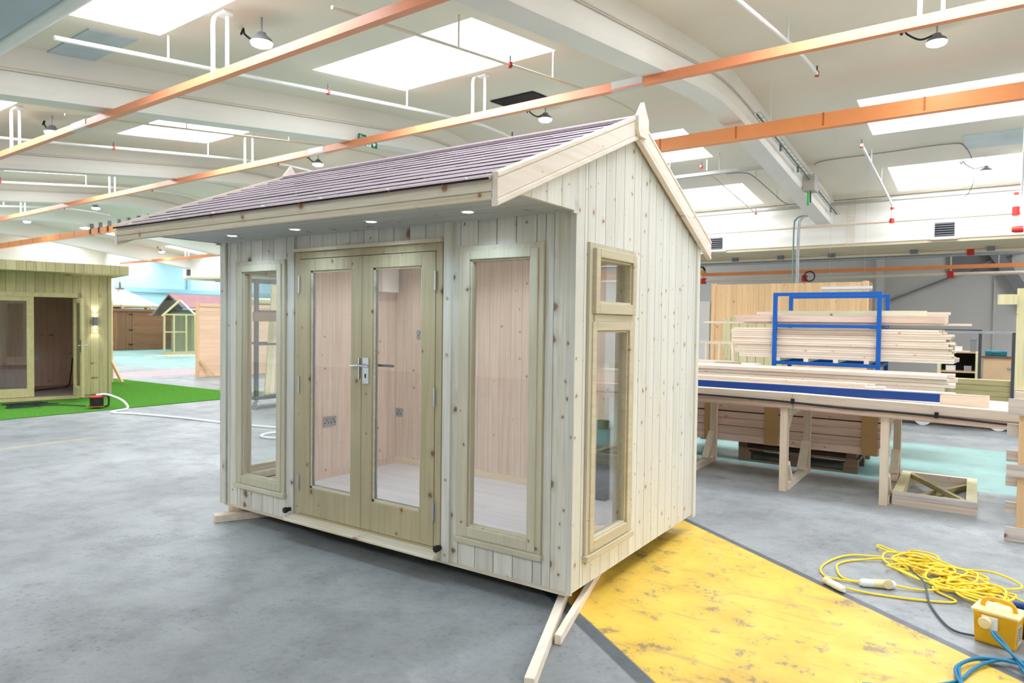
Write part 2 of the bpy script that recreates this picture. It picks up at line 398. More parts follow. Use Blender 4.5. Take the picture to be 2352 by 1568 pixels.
bays = [(-0.5 + 6.55 * k, 2.72 + 6.55 * k) for k in range(-5, 3)] + [(-38.2, -36.4)]
rows = [(-9.6, -7.6), (-5.0, -3.0), (0.15, 1.33), (3.70, 5.70), (10.70, 12.52), (14.67, 16.56)]  # first two rows are unseen, added to light the house front
us = sorted({U0, U1} | {e for b in bays for e in b if U0 < e < U1})
vs = sorted({V0, 17.2, -0.6} | {e for r in rows for e in r} | {VR + d for d in (-2.4, -1.6, -1.0, -0.5, 0, 0.5, 1.0, 1.6)})
cm = MB()
for i in range(len(us) - 1):
    for j in range(len(vs) - 1):
        a, b, c, d = us[i], us[i + 1], vs[j], vs[j + 1]
        um, vm = (a + b) / 2, (c + d) / 2
        if any(p < um < q and (vm > 0 or vm < -6 or q < -9) for p, q in bays) and any(p < vm < q for p, q in rows): continue
        cm.add([(a, c, ceil_z(c)), (b, c, ceil_z(c)), (b, d, ceil_z(d)), (a, d, ceil_z(d))], [(3, 2, 1, 0)])
struct(cm.build('ceiling', CEIL, rz=-TH, smooth=True))

n_win = 0
for a, b in bays:
    if b > U1: continue
    for c, d in rows:
        if -6 < d < 0 and b > -9: continue        # no rooflights just in front of the house
        n_win += 1; z0, z1 = ceil_z(c), ceil_z(d); h = 0.34; e = 0.0
        w = MB()
        P = [(a, c, z0), (b, c, z0), (b, d, z1), (a, d, z1)]; Q = [(x, y, z + h) for x, y, z in P]
        for i in range(4):
            j = (i + 1) % 4; w.add([P[i], P[j], Q[j], Q[i]], [(0, 1, 2, 3)])
        o = struct(w.build('window_%d' % n_win, WHTW, rz=-TH))
        g = MB(); N = 20
        for k in range(N):                                   # corrugated plastic glazing, ribs along the slope
            x0, x1 = a + (b - a) * k / N, a + (b - a) * (k + 1) / N
            d0 = h - 0.05 * (math.sin(math.pi * k / 2.5) ** 2); d1 = h - 0.05 * (math.sin(math.pi * (k + 1) / 2.5) ** 2)
            g.add([(x0, c, z0 + d0), (x1, c, z0 + d1), (x1, d, z1 + d1), (x0, d, z1 + d0)], [(3, 2, 1, 0)])
        g.build('glazing', GLOW, o)

# main beams
nb = 0
for k in range(-5, 3):
    ur = -2.07 + 6.55 * k
    if ur - 0.42 < U0: continue
    nb += 1; ys = [-0.5, 0.2, 2, 4, 5.6, 6.6, 7.2, 7.7, 8.15, 8.6, 9.1, 9.8, 11, 13, 15, 16.9]
    m = MB(); n = len(ys)
    for y in ys:
        z = ceil_z(y); dp = 0.64 + 0.02 * max(0, (y - 8.15) / 8.7)
        m.v += [(ur - 0.44, y, z + .02), (ur - 0.40, y, z - dp), (ur - .03, y, z - dp), (ur, y, z - dp + 0.10), (ur, y, z + .02)]
    for i in range(n - 1):
        for q in range(4): m.f.append((i * 5 + q, i * 5 + q + 1, i * 5 + q + 6, i * 5 + q + 5))
    m.f.append((0, 1, 2, 3, 4)); m.f.append(tuple((n - 1) * 5 + q for q in (4, 3, 2, 1, 0)))
    bo = struct(m.build('trim_%d' % nb, BEAMW, rz=-TH))
    if k >= -3:
        MB().tube([(ur + .012, y, ceil_z(y) - .30) for y in ys[:-4]], .009, 6).build('conduit', PIPEC, bo)
        MB().tube([(ur + .012, y, ceil_z(y) - .34) for y in ys[:-4]], .006, 6).build('conduit', PIPEG, bo)

# walls
struct(MB().box(U0 - .2, U0, V0, 14.4, 0, 6.3).build('wall_left', CREAMW, rz=-TH))
bl = struct(MB().box(U0 - .25, U0 - .05, 14.4, V1, 0, 6.3).build('wall_far_left', BLUEW, rz=-TH))
MB().box(U0 - .05, U0 + 0.08, 14.4, V1, 3.05, 3.30).build('rail', BLUED, bl)
MB().box(U0 - .05, U0 + 0.06, 18.7, 18.9, 0, 5.2).build('post', BLUED, bl)
struct(MB().box(U0 - .02, U0 + 0.3, 14.05, 14.4, 0, 5.25).build('trim_20', WHTW, rz=-TH))
struct(MB().box(U1, U1 + .2, V0, V1, 0, 6.3).build('wall_right', CREAMW, rz=-TH))
struct(MB().box(U0, U1, V0 - .2, V0, 0, 6.3).build('wall_front', WHTW, rz=-TH))
fa = struct(MB().box(-35.6, U1, 16.9, 17.05, 3.80, 4.96).build('wall_fascia', WHTW, rz=-TH))
MB().box(-35.6, U1, 17.05, 18.85, 3.74, 3.80).build('soffit', BANDM, fa)
MB().box(-35.6, U1, 16.93, 17.0, 3.72, 3.81).build('edge_strip', BANDM, fa)
MB().box(-35.6, U1, 18.8, 18.95, 3.70, 5.0).build('rear_board', BANDM, fa)
for k, u in enumerate((-5.3, -3.9, -2.45, -0.35, 1.4, 3.2)):
    MB().box(u - .09, u + .09, 18.70, 18.8, 3.62, 3.80).build('bracket', GREYD, fa)
struct(MB().box(U0, U1, V1, V1 + .2, 0, 6.3).build('wall_back', GREYW, rz=-TH))
struct(MB().box(U0, U1, 17.0, V1, 5.6, 5.7).build('ceiling_rear', CEIL, rz=-TH))
for k, u in enumerate((-36.5, -29.0, -21.0, -11.5, 3.5, 10.0)):  # unseen rooflights, added to light the rear bay
    n_win += 1
    gw = .7 if u == 3.5 else 1.6
    o = struct(MB().box(u - 1.7, u + 1.7, 19.4, 21.6, 5.57, 5.60).build('window_%d' % n_win, WHTW, rz=-TH))
    MB().add([(u - gw, 19.5, 5.565), (u + gw, 19.5, 5.565), (u + gw, 21.5, 5.565), (u - gw, 21.5, 5.565)], [(3, 2, 1, 0)]).build('glazing', GLOW, o)
# rear bay steelwork
struct(MB().box(-2.05, -1.80, 24.2, 24.6, 0, 5.6).build('trim_21', GREYW, rz=-TH))
struct(MB().box(-9.3, -9.0, 24.2, 24.6, 0, 5.6).build('trim_22', GREYW, rz=-TH))
struct(MB().beam((-1.7, 24.35, 2.5), (3.2, 24.35, 4.6), .07, .07).build('trim_23', GREYD, rz=-TH))
struct(MB().beam((2.5, 24.3, 2.2), (0.9, 24.3, 4.9), .34, .2, (0, 1, 0)).build('trim_24', GREYD, rz=-TH))
struct(MB().beam((1.42, 24.5, 0), (1.42, 24.5, 3.2), .05, .05).build('trim_25', GREYW, rz=-TH))
struct(MB().box(-9.0, -8.2, 24.5, 24.6, 0, 2.55).build('door_1', WHTW, rz=-TH))
vp = MB().box(-.9, .9, -.06, 0, -.42, .45).build('wall_panel', GREYD, None, B(0.95, 24.58, 3.9), -TH)
tag(vp, 'dark grey rectangular panel high on the grey rear wall', 'panel')
# valley soffit in blue grey sheet over the near bay, with a thick white pipe along its edge
vs_ = MB().box(U0, U1, -2.6, -.30, 4.68, 4.98).build('trim_26', VALLEY, rz=-TH); struct(vs_)
MB().beam((-14, -.55, 4.65), (-4, -.9, 4.65), .02, .03).build('seam', STEEL, vs_)
MB().beam((-14, -.95, 4.65), (-4, -1.3, 4.65), .02, .03).build('seam', STEEL, vs_)
tp = MB().tube([(-24, 0, 0), (10, 0, 0)], .095, 14).build('service_pipe', PIPEW, None, B(0, -.17, 4.76), -TH, True)
tag(tp, 'thick white service pipe under the ceiling in the top left corner', 'pipe')

# dark ceiling patches
tag(MB().box(-.5, .5, -.28, .28, -.02, 0).build('ceiling_opening', SHADOWM, None, B(-5.95, 7.72, ceil_z(7.72) - .012), -TH), 'dark square opening in the ceiling above the summerhouse ridge', 'opening')
tag(MB().box(-.5, .5, -.42, .42, -.02, 0).build('ceiling_patch', plain('pale_blue_patch', (206, 216, 214), .7), None, B(1.5, 13.6, ceil_z(13.6)), -TH), 'pale grey patch panel on the ceiling between the right hand skylights', 'panel')
tag(MB().box(-1.2, .55, -.14, .45, -.02, 0).build('ceiling_patch', plain('pale_blue_sheet', (192, 206, 211), .7), None, B(-7.9, .75, ceil_z(.75)), -TH), 'pale blue rectangle on the ceiling beside the top left skylight', 'panel')
for _o in bpy.data.objects:
    if _o.name == 'ceiling_patch': _o.rotation_euler[0] = -math.atan(.118)
    if _o.name == 'ceiling_patch.001': _o.rotation_euler[0] = math.atan(.118)
    if _o.name == 'ceiling_opening': _o.rotation_euler[0] = math.atan(.06)

# ---- orange busbar rails
def rail(v, z, ua, ub, w, h, label, mat, hooks, drop_z, joints=(), rods=False):
    t = thingB('busbar_rail', label, 'rail', 0, v, z, 'orange overhead busbar rails')
    MB().box(ua, ub, -w / 2, w / 2, -h / 2, h / 2).box(ua, ub, -w / 2 - .012, w / 2 + .012, -h / 2 - .006, -h / 2 + .022).build('busbar', mat, t)
    for u in hooks:
        top = drop_z(u) - z
        if rods:
            MB().tube([(u, 0, h / 2), (u, 0, top)], .008, 6).build('hanger', PIPEW, t)
        else:
            MB().tube(bez([(u, -.02, -h / 2), (u, -.02, top * .5), (u, -.02, top * .86), (u + .05, -.02, top * .97), (u + .17, -.02, top)], 4), .026, 8).build('hanger', PIPEW, t, smooth=True)
            MB().tube([(u + .22, .03, 0), (u + .22, .03, top)], .022, 8).build('hanger', PIPEW, t, smooth=True)
            MB().box(u + .12, u + .28, -.05, .07, top - .05, top + .04).build('hanger_plate', PIPEW, t)
    for u, l in joints:
        MB().box(u, u + l, -w / 2 - .006, w / 2 + .006, -h / 2 - .012, h / 2 + .006).build('joint_cover', plain('silver_joint', (212, 208, 206), .35), t)
    return t
rail(1.43, 4.49, -36, 6, .07, .10, 'nearest orange busbar rail, passing over the left of the summerhouse', ORANGE, (-12.4, -5.95, .6), lambda u: ceil_z(1.43), ((-9.9, .5), (-16.2, .5)))
rail(5.9, 5.05, -37, 9, .08, .12, 'second orange busbar rail, passing just over the summerhouse roof', ORANGE, (-25.6, -19.0, -12.3, -5.6, 0.95, 7.5), lambda u: ceil_z(5.9), ((-2.95, .5), (-10.0, .5)))
r3 = rail(9.19, 5.01, -38.4, 12, .12, .24, 'deep jointed orange busbar rail behind the summerhouse roof', ORANGE2, (-30, -24, -18, -11, -4.6, -1.6, 4.6), lambda u: ceil_z(9.19), (), True)
for k in range(27):
    u = -37 + k * 1.45
    MB().box(u, u + .03, -.064, .064, -.125, .125).build('joint_seam', plain('orange_seam', (206, 108, 56), .4) if k == 0 else bpy.data.materials['orange_seam'], r3)
for k in range(8):
    u = -28.3 + k * .78
    MB().box(u, u + .14, -.07, .07, -.13, .13).build('tap_off_clamp', BLACK, r3)
    MB().box(u + .02, u + .12, -.05, .05, .13, .33).build('tap_off_box', GREYD, r3)
rail(14.84, 4.60, -38.4, -16, .09, .12, 'short orange busbar rail in front of the sky blue end wall', ORANGE2, (-37.0, -31.5, -25), lambda u: ceil_z(14.84))
rail(21.0, 3.40, -30, 14, .08, .11, 'low orange busbar rail in the rear bay above the blue rack', ORANGE2, (-10, -5, 1.55, 6), lambda u: 4.3, (), True)

# ---- white sprinkler pipes on the slopes
def sprinkler(u, va, vb, drop, label, heads=(), hang=(), r=.028, mat=PIPEW, end_red=False):
    t = thingB('sprinkler_pipe', label, 'pipe', u, 0, 0, 'white ceiling sprinkler pipes')
    n = 14; pts = [(0, va + (vb - va) * i / n, ceil_z(va + (vb - va) * i / n) - drop) for i in range(n + 1)]
    MB().tube(pts, r, 10).build('pipe', mat, t, smooth=True)
    for v in hang:
        MB().tube([(0, v, ceil_z(v) - drop), (0, v, ceil_z(v))], .014, 8).build('hanger', mat, t, smooth=True)
    for v in heads:
        z = ceil_z(v) - drop
        MB().lathe([(.0, -.035), (.034, -.035), (.034, .035), (.022, .045), (.0, .045)], (0, v, z), 10).build('fitting', REDF, t, smooth=True)
        MB().tube([(0, v, z + .04), (0, v, z + .13)], .013, 8).build('sprinkler_head', DKSTEEL, t, smooth=True)
    return t
lab = ['white sprinkler pipe over the summerhouse eaves, between the two nearest skylights', 'white sprinkler pipe beside the second skylight from the left', 'white sprinkler pipe near the ceiling at the far left', 'white sprinkler pipe in the farthest left bay']
for k in range(4):
    sprinkler(-6.98 - 6.55 * k, .1, 9.2, .32, lab[k], (3.6, 7.6) if k else (3.95, 8.9), (1.4, 5.7))
sprinkler(-3.87, 1.5, 9.0, .42, 'thin sprinkler pipe crossing the big skylight above the roof', (4.6, 8.9), (3.5, 5.7), .02, PIPEC)
lab = ['thin sprinkler pipe by the inner edge of a left hand skylight', 'farther thin sprinkler pipe among the left bays']
for k in range(2): sprinkler(-10.42 - 6.55 * k, 1.5, 9.0, .42, lab[k], (8.9,), (3.5, 5.7), .02, PIPEC)
sprinkler(-.72, 2.0, 8.6, .34, 'white sprinkler pipe rising at the top right of the picture', (8.55,), (6.8,))
s1 = sprinkler(-.62, 12.0, 16.5, .36, 'white sprinkler pipe with red joints left of the right hand skylights', (12.05,), (13.2, 14.6))
MB().tube([(0, 16.5, ceil_z(16.5) - .36), (0, 16.5, 4.27)], .028, 10).build('drop_pipe', PIPEW, s1, smooth=True)
for z in (4.58, 4.27): MB().lathe([(0, -.06), (.055, -.06), (.055, .06), (0, .06)] if z < 4.4 else [(0, -.03), (.04, -.03), (.04, .03), (0, .03)], (0, 16.5, z), 10).build('fitting', REDF, s1, smooth=True)
s2 = sprinkler(2.0, 10.6, 16.5, .36, 'white sprinkler pipe with red joints crossing the right hand skylights', (10.65,), (12.6, 14.7))
MB().tube([(-.1, 16.5, ceil_z(16.5) - .36), (-.1, 16.5, 3.86)], .035, 10).build('drop_pipe', PIPEW, s2, smooth=True)
MB().lathe([(0, -.10), (.075, -.10), (.075, .10), (0, .10)], (-.1, 16.5, 4.3), 12).build('fitting', REDF, s2, smooth=True)
MB().lathe([(0, -.03), (.05, -.03), (.05, .03), (0, .03)], (-.1, 16.5, 4.7), 10).build('fitting', REDF, s2, smooth=True)
MB().lathe([(0, -.12), (.06, -.12), (.08, -.05), (.08, .10), (0, .10)], (-.05, 16.5, 3.88), 12, 'x').build('fitting', REDF, s2, smooth=True)
MB().tube([(.05, 16.5, 3.88), (8, 16.5, 3.88)], .06, 10).build('branch_pipe', PIPEW, s2, smooth=True)
sprinkler(-4.0, 12.2, 16.5, .30, 'thin sprinkler pipe over the skylights seen past the gable', (12.25, 16.45), (12.6,), .018, PIPEC)

# pipes along the fascia and in the rear bay
def long_pipe(v, z, ua, ub, r, mat, label, reds=(), rod=None):
    t = thingB('wall_pipe', label, 'pipe', 0, v, z, 'long horizontal pipes on the rear side')
    MB().tube([(ua, 0, 0), (ub, 0, 0)], r, 10).build('pipe', mat, t, smooth=True)
    for u in reds:
        MB().box(u - .085, u + .085, -.08, .08, -.12, .1).build('fitting', REDF, t, bevel=.02)
        if rod: MB().tube([(u, 0, .1), (u, 0, rod)], .02, 6).build('drop_rod', PIPEC, t)
    return t
long_pipe(16.55, 4.82, -12, 10, .045, PIPEG, 'grey conduit where the ceiling meets the white fascia')
long_pipe(16.55, 4.27, -14, 2.0, .04, PIPEC, 'cream pipe running along the white fascia')
long_pipe(18.95, 3.66, -30, 12, .05, PIPEC, 'cream pipe under the rear edge of the fascia', (.95,))
long_pipe(20.0, 3.66, -16, 12, .05, STEEL, 'silver conduit just below the fascia in the rear bay')
long_pipe(21.6, 3.22, -30, 12, .055, PIPEC, 'cream sprinkler main under the low orange rail', (-7.4, -3.85, .35, 4.2), .7)

# ---- high bay lamps
def lamp(u, v, label):
    z = ceil_z(v); t = thingB('high_bay_lamp', label, 'lamp', u, v, z, 'round high bay lamps')
    MB().tube([(0, 0, 0), (0, 0, -.20)], .012, 6).build('hook', STEEL, t)
    MB().lathe([(0, -.19), (.05, -.19), (.06, -.22), (.12, -.265), (.135, -.30), (.135, -.31), (0, -.31)], (0, 0, 0), 20).build('housing', GREYD, t, smooth=True)
    MB().lathe([(0, -.36), (.08, -.355), (.122, -.335), (.130, -.309), (0, -.309)], (0, 0, 0), 20).build('lens', LED, t, smooth=True)
    MB().tube(bez([(-.02, 0, -.19), (-.2, .02, -.22), (-.36, 0, -.12), (-.42, .02, -.03), (-.44, 0, -.1), (-.48, .05, -.02)], 5), .014, 6).build('cable', BLACK, t, smooth=True)
wl = {(-5.62, 1.85): 'lit round lamp beside the top left skylight', (-12.55, 2.1): 'lit round lamp at the left under the first rail', (-12.8, 8.3): 'lit round lamp above the left gable point',
      (.92, 8.3): 'lit round lamp under the rail at the top right', (1.36, 14.67): 'grey round lamp in front of the right hand skylight', (-5.72, 8.29): 'small lit round lamp under the rail near the dark ceiling opening',
      (-25.7, 8.3): 'far lit round lamp behind the jointed orange rail', (-32.3, 8.3): 'far lit round lamp by the end wall', (-33.2, 14.5): 'round lamp in front of the sky blue wall'}
for (u, v), l in wl.items(): lamp(u, v, l)

# ---- fittings on the right hand beam and fascia
def vent(u, z, w, h, label):
    t = thingB('wall_vent', label, 'vent', u, 16.9, z)
    MB().box(-w / 2 - .08, w / 2 + .08, -.06, 0, -h / 2 - .07, h / 2 + .07).build('frame', WHITE, t)
    MB().box(-w / 2, w / 2, -.07, -.055, -h / 2, h / 2).build('backing', SHADOWM, t)
    for k in range(6):
        z0 = -h / 2 + h * (k + .5) / 6
        MB().beam((-w / 2, -.075, z0), (w / 2, -.075, z0), .03, .02).build('louvre', GREYD, t)
vent(.49, 4.02, .42, .34, 'white framed louvre vent on the fascia at the right')
vent(-5.27, 4.0, .42, .34, 'white framed louvre vent on the fascia beside the gable edge')
vent(-34.9, 4.1, .4, .34, 'small vent at the far left end of the fascia')
cb = thingB('junction_box', 'grey metal junction box on the side of the big beam', 'box', -1.95, 13.7, 4.85)
MB().box(-.12, .14, -.2, .2, -.17, .2).build('box', plain('grey_box', (186, 178, 170), .5), cb, bevel=.01)
MB().tube([(.02, -.05, -.17), (.02, -.03, -.42)], .02, 8).build('gland', DKSTEEL, cb)
MB().box(-.02, .02, -.2, -.12, -.5, -.2).build('tag', GREENL, cb)
tr = thingB('cable_tray', 'wire mesh cable tray fixed along the big beam', 'tray', -2.0, 0, 0)
ladder = MB()
for i in range(30):
    v = 9.4 + 7.2 * i / 29; z = ceil_z(v) - .46
    ladder.beam((.02, v, z), (.16, v, z), .008, .008)
    if i: 
        for x in (.02, .16): ladder.beam((x, v - 7.2 / 29, ceil_z(v - 7.2 / 29) - .46), (x, v, z), .01, .01)
ladder.build('mesh_tray', STEEL, tr)
for v in (11.2, 12.6, 14.2, 16.0):
    MB().box(.02, .06, v - .02, v + .02, ceil_z(v) - .56, ceil_z(v) - .40).build('bracket', GREYD, tr)
MB().tube([(.07, 9.5, ceil_z(9.5) - .45), (.07, 13, ceil_z(13) - .45), (.07, 16.6, ceil_z(16.6) - .45)], .018, 6).build('cable', plain('grey_green_cable', (92, 118, 108), .6), tr)
cl = thingB('cable_ladder', 'wire cable ladder dropping down the fascia', 'tray', -1.62, 16.86, 0)
lad = MB()
for x in (-.09, .09): lad.beam((x, 0, 3.75), (x, 0, 4.95), .01, .01)
for k in range(14): lad.beam((-.09, 0, 3.78 + k * .09), (.09, 0, 3.78 + k * .09), .008, .008)
lad.build('ladder', PIPEC, cl)
cd = thingB('conduit_drop', 'pair of vertical conduits dropping from the beam behind the blue rack', 'conduit', -2.93, 16.3, 0)
for dx, mt in ((0, plain('green_grey_conduit', (112, 138, 126), .5)), (.1, STEEL), (.14, STEEL)):
    MB().tube(bez([(dx, 0, 0), (dx, 0, 2.5), (dx, 0, 4.2), (dx + .05, 0, 4.45), (dx + .2, 0, 4.53), (dx + .55, 0, 4.5)], 6), .022, 8).build('conduit', mt, cd, smooth=True)
cc = thingB('conduit_run', 'dark conduit looping from the box to the skylight', 'conduit', -.7, 14.0, 0)
zc = lambda v: ceil_z(v) - .03
MB().tube(bez([(-1.2, -.2, zc(13.8)), (-.9, -.4, zc(13.6)), (.3, -.45, zc(13.55)), (1.45, -.5, zc(13.5)), (1.72, -.2, zc(13.8)), (1.85, .3, 5.0), (1.8, 1.2, 4.75), (1.6, 1.9, 4.62), (1.2, 2.2, 4.68)], 6), .010, 6).build('cable', plain('conduit_grey', (132, 128, 122), .6), cc, smooth=True)

tk = thingB('cable_trunking', 'grey metal trunking crossing below the skylight beside the gable', 'trunking', -3.9, 12.3, ceil_z(12.3) - .46)
MB().box(-1.2, 1.55, -.05, .05, -.03, .04).build('trunking', PIPEG, tk)
for x in (-.9, .3, 1.4): MB().tube([(x, 0, .04), (x, 0, .45)], .008, 6).build('hanger', STEEL, tk)
fp = thingB('bent_conduit', 'thin dark conduit run with bent ends beside the big beam', 'conduit', -3.1, 12.9, ceil_z(13.5) - .3)
MB().tube(bez([(-.45, -.3, 0), (-.1, -.1, .02), (0, .3, 0), (.05, 1.5, -.14), (.1, 2.7, -.28), (.3, 2.9, -.30), (.6, 2.9, -.28)], 5), .012, 6).build('conduit', GREYD, fp)
for y in (.4, 2.2): MB().tube([(.03, y, -.04 - y * .09), (.03, y, .22 - y * .09)], .008, 6).build('hanger', STEEL, fp)
# fire exit sign on the left hand beam
sg = thing('exit_sign', 'green fire exit sign on the beam, crossed by the orange rail', 'sign', B(-8.585, 6.22, 5.155), -TH)
MB().box(0, .012, -.24, .24, -.105, .105).build('board', SIGNG, sg)
MB().box(.012, .015, -.045, .075, -.105, .105).build('white_field', SIGNW, sg)
def text(body, size, y, z, parent, mat, name='lettering', x=.014):
    c = bpy.data.curves.new(name, 'FONT'); c.body = body; c.size = size; c.extrude = .001; c.align_x = 'CENTER'
    o = bpy.data.objects.new(name, c); COL.objects.link(o); c.materials.append(mat)
    bpy.context.view_layer.update()
    me = bpy.data.meshes.new_from_object(o.evaluated_get(bpy.context.evaluated_depsgraph_get())); bpy.data.objects.remove(o)
    o = bpy.data.objects.new(name, me); COL.objects.link(o)
    o.parent = parent; o.rotation_euler = (math.pi / 2, 0, math.pi / 2); o.location = (x, y, z); return o
text('Fire', .10, -.145, .015, sg, SIGNW); text('exit', .10, -.145, -.075, sg, SIGNW)
man = MB(); 
man.lathe([(0, 0), (.014, 0), (.014, .003), (0, .003)], (.015, .03, .07), 10, 'x')
for a, b in (((.02, .05), (.0, -.01)), ((.0, -.01), (.03, -.04)), ((.03, -.04), (.012, -.085)), ((.0, -.01), (-.02, -.05)), ((-.02, -.05), (-.038, -.05)), ((.018, .04), (.045, .02)), ((.018, .04), (-.012, .025)), ((-.012, .025), (-.022, .0))):
    man.beam((.0165, a[0], a[1]), (.0165, b[0], b[1]), .014, .004, (1, 0, 0))
man.build('running_figure', SIGNG, sg)
MB().beam((.0145, .155, .07), (.0145, .155, -.03), .03, .004, (1, 0, 0)).prism([(.105, -.02), (.205, -.02), (.155, -.085)], 'x', .0125, .0165).build('arrow', SIGNW, sg)

# ================================================================== THE SUMMERHOUSE
SH = thing('summerhouse', 'pale timber summerhouse with mauve shingle roof and glazed double doors', 'summerhouse')
XL, YB, ZB, ZT = -3.19, 1.93, .12, 2.19
def segments(a0, a1, z0, z1, openings, pitch, start, minw=.03):
    br = [a0, a1] + [e for o in openings for e in o[:2] if a0 < e < a1]
    g = start
    while g < a1:
        if g > a0 and all(abs(g - b) > minw for b in br): br.append(g)
        g += pitch
    br = sorted(set(br)); out = []
    for a, b in zip(br, br[1:]):
        m = (a + b) / 2; zs = [(z0, z1)]
        for o in openings:
            if o[0] < m < o[1]:
                nz = []
                for p, q in zs:
                    if o[2] > p: nz.append((p, min(q, o[2])))
                    if o[3] < q: nz.append((max(p, o[3]), q))
                zs = [t for t in nz if t[1] - t[0] > .005]
        out += [(a, b, p, q) for p, q in zs]
    return out
WL = (-2.993, -2.402, .275, 2.018); WR = (-.785, -.192, .270, 2.025); DR = (-2.287, -.915, .14, 2.085)
fo = [WL, DR, WR]
for a, b, p, q in segments(-3.13, -.135, ZB, ZT, fo, .1352, -3.09):
    piece('cladding_board', SID_F, SH, a + .0026, b - .0026, 0, .02, p, q)
piece('cladding_board', KNOTTY, SH, -.133, -.028, -.003, .02, ZB, ZT)
cr = MB()
for a, b, p, q in segments(XL + .02, -.02, ZB, 2.42, fo, 9, 9): cr.box(a, b, .022, .05, p, q)
WS = (.125, .732, .265, 2.027)
for a, b, p, q in segments(.03, YB - .02, ZB, 2.30, [WS], 9, 9):
    cr.box(-.05, -.022, a, b, p, q); cr.box(XL + .022, XL + .05, a, b, p, q)
cr.box(XL + .02, -.02, YB - .05, YB - .022, ZB, 2.25)
cr.build('wall_core', CORE, SH)
# corner posts and battens
piece('corner_trim', SID_F, SH, -.030, .004, -.012, -.0006, .11, ZT - .012)
piece('corner_trim', SID_F, SH, XL - .004, XL + .03, -.02, .05, .11, ZT)
piece('corner_trim', SID_F, SH, XL + .032, XL + .058, -.02, .0, .11, ZT)
piece('cover_batten', SID_F, SH, -.898, -.838, -.022, 0, .12, ZT)
piece('cover_batten', SID_F, SH, -2.365, -2.300, -.014, 0, .12, ZT)
# right side: vertical boards cut to the roof slope
def roof_front(y): return 2.205 + .42 * (y + .78)
RY = .68
def roof_back(y): return roof_front(RY) - .44 * (y - RY)
def roof(y): return min(roof_front(y), roof_back(y)) - .03
for side, xo in (('r', 0.0), ('l', XL)):
    for a, b, p, q in segments(0.0, YB, ZB, 9, [WS], .1245, .0905):
        x0, x1 = (xo - .02, xo) if side == 'r' else (xo, xo + .02)
        a2, b2 = a + .0024, b - .0024
        if q > 5:
            poly = [(a2, p), (b2, p), (b2, roof(b2))] + ([(RY, roof(RY))] if a2 < RY < b2 else []) + [(a2, roof(a2))]
            MB().prism(poly, 'x', x0, x1).build('cladding_board', SID_S if side == 'r' else SID_F, SH)
        else: piece('cladding_board', SID_S if side == 'r' else SID_F, SH, x0, x1, a2, b2, p, q)
piece('corner_trim', SID_S, SH, -.02, .014, YB - .045, YB + .012, .10, roof(YB) - .01)
# gable infill under the front overhang
for side, x0, x1 in (('r', -.006, .016), ('l', XL - .016, XL + .006)):
    ys = [-.735, -.62, -.475, -.335, -.19, -.055]
    for a, b in zip(ys, ys[1:]):
        MB().prism([(a + .002, 2.172), (b - .002, 2.172), (b - .002, roof(b)), (a + .002, roof(a))], 'x', x0, x1).build('gable_board', SID_S, SH)
    MB().prism([(-.052, 2.16), (.0, 2.16), (.0, roof(0)), (-.052, roof(-.05))], 'x', x0, x1 - .006).build('gable_board', SID_F, SH)
# soffit, fascia
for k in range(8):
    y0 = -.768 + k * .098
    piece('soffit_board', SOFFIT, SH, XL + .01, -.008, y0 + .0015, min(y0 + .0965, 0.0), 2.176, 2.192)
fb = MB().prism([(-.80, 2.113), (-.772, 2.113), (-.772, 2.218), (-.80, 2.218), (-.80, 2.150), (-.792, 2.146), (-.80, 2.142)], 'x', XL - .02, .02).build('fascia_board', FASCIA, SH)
for k in range(7): MB().box(-3.0 + k * .48, -2.993 + k * .48, -.822, -.80, 2.210, 2.220).build('felt_clip', WHITE, fb)
for x in (-2.648, -1.955, -1.251, -.519):
    s = MB().lathe([(.03, -.004), (.044, -.006), (.05, 0), (.03, .002)], (x, -.278, 2.176), 20).build('downlight', CHROME, SH, smooth=True)
    MB().lathe([(0, -.004), (.031, -.004), (.031, 0), (0, 0)], (x, -.278, 2.1755), 16).build('lens', SPOT, s)
    ld = bpy.data.lights.new('downlight_beam', 'SPOT'); ld.energy = 8; ld.color = (.58, .79, 1.0); ld.spot_size = math.radians(150); ld.spot_blend = .8; ld.shadow_soft_size = .03
    lo = bpy.data.objects.new('downlight_beam', ld); COL.objects.link(lo); lo.parent = s; lo.location = (x, -.278, 2.168)
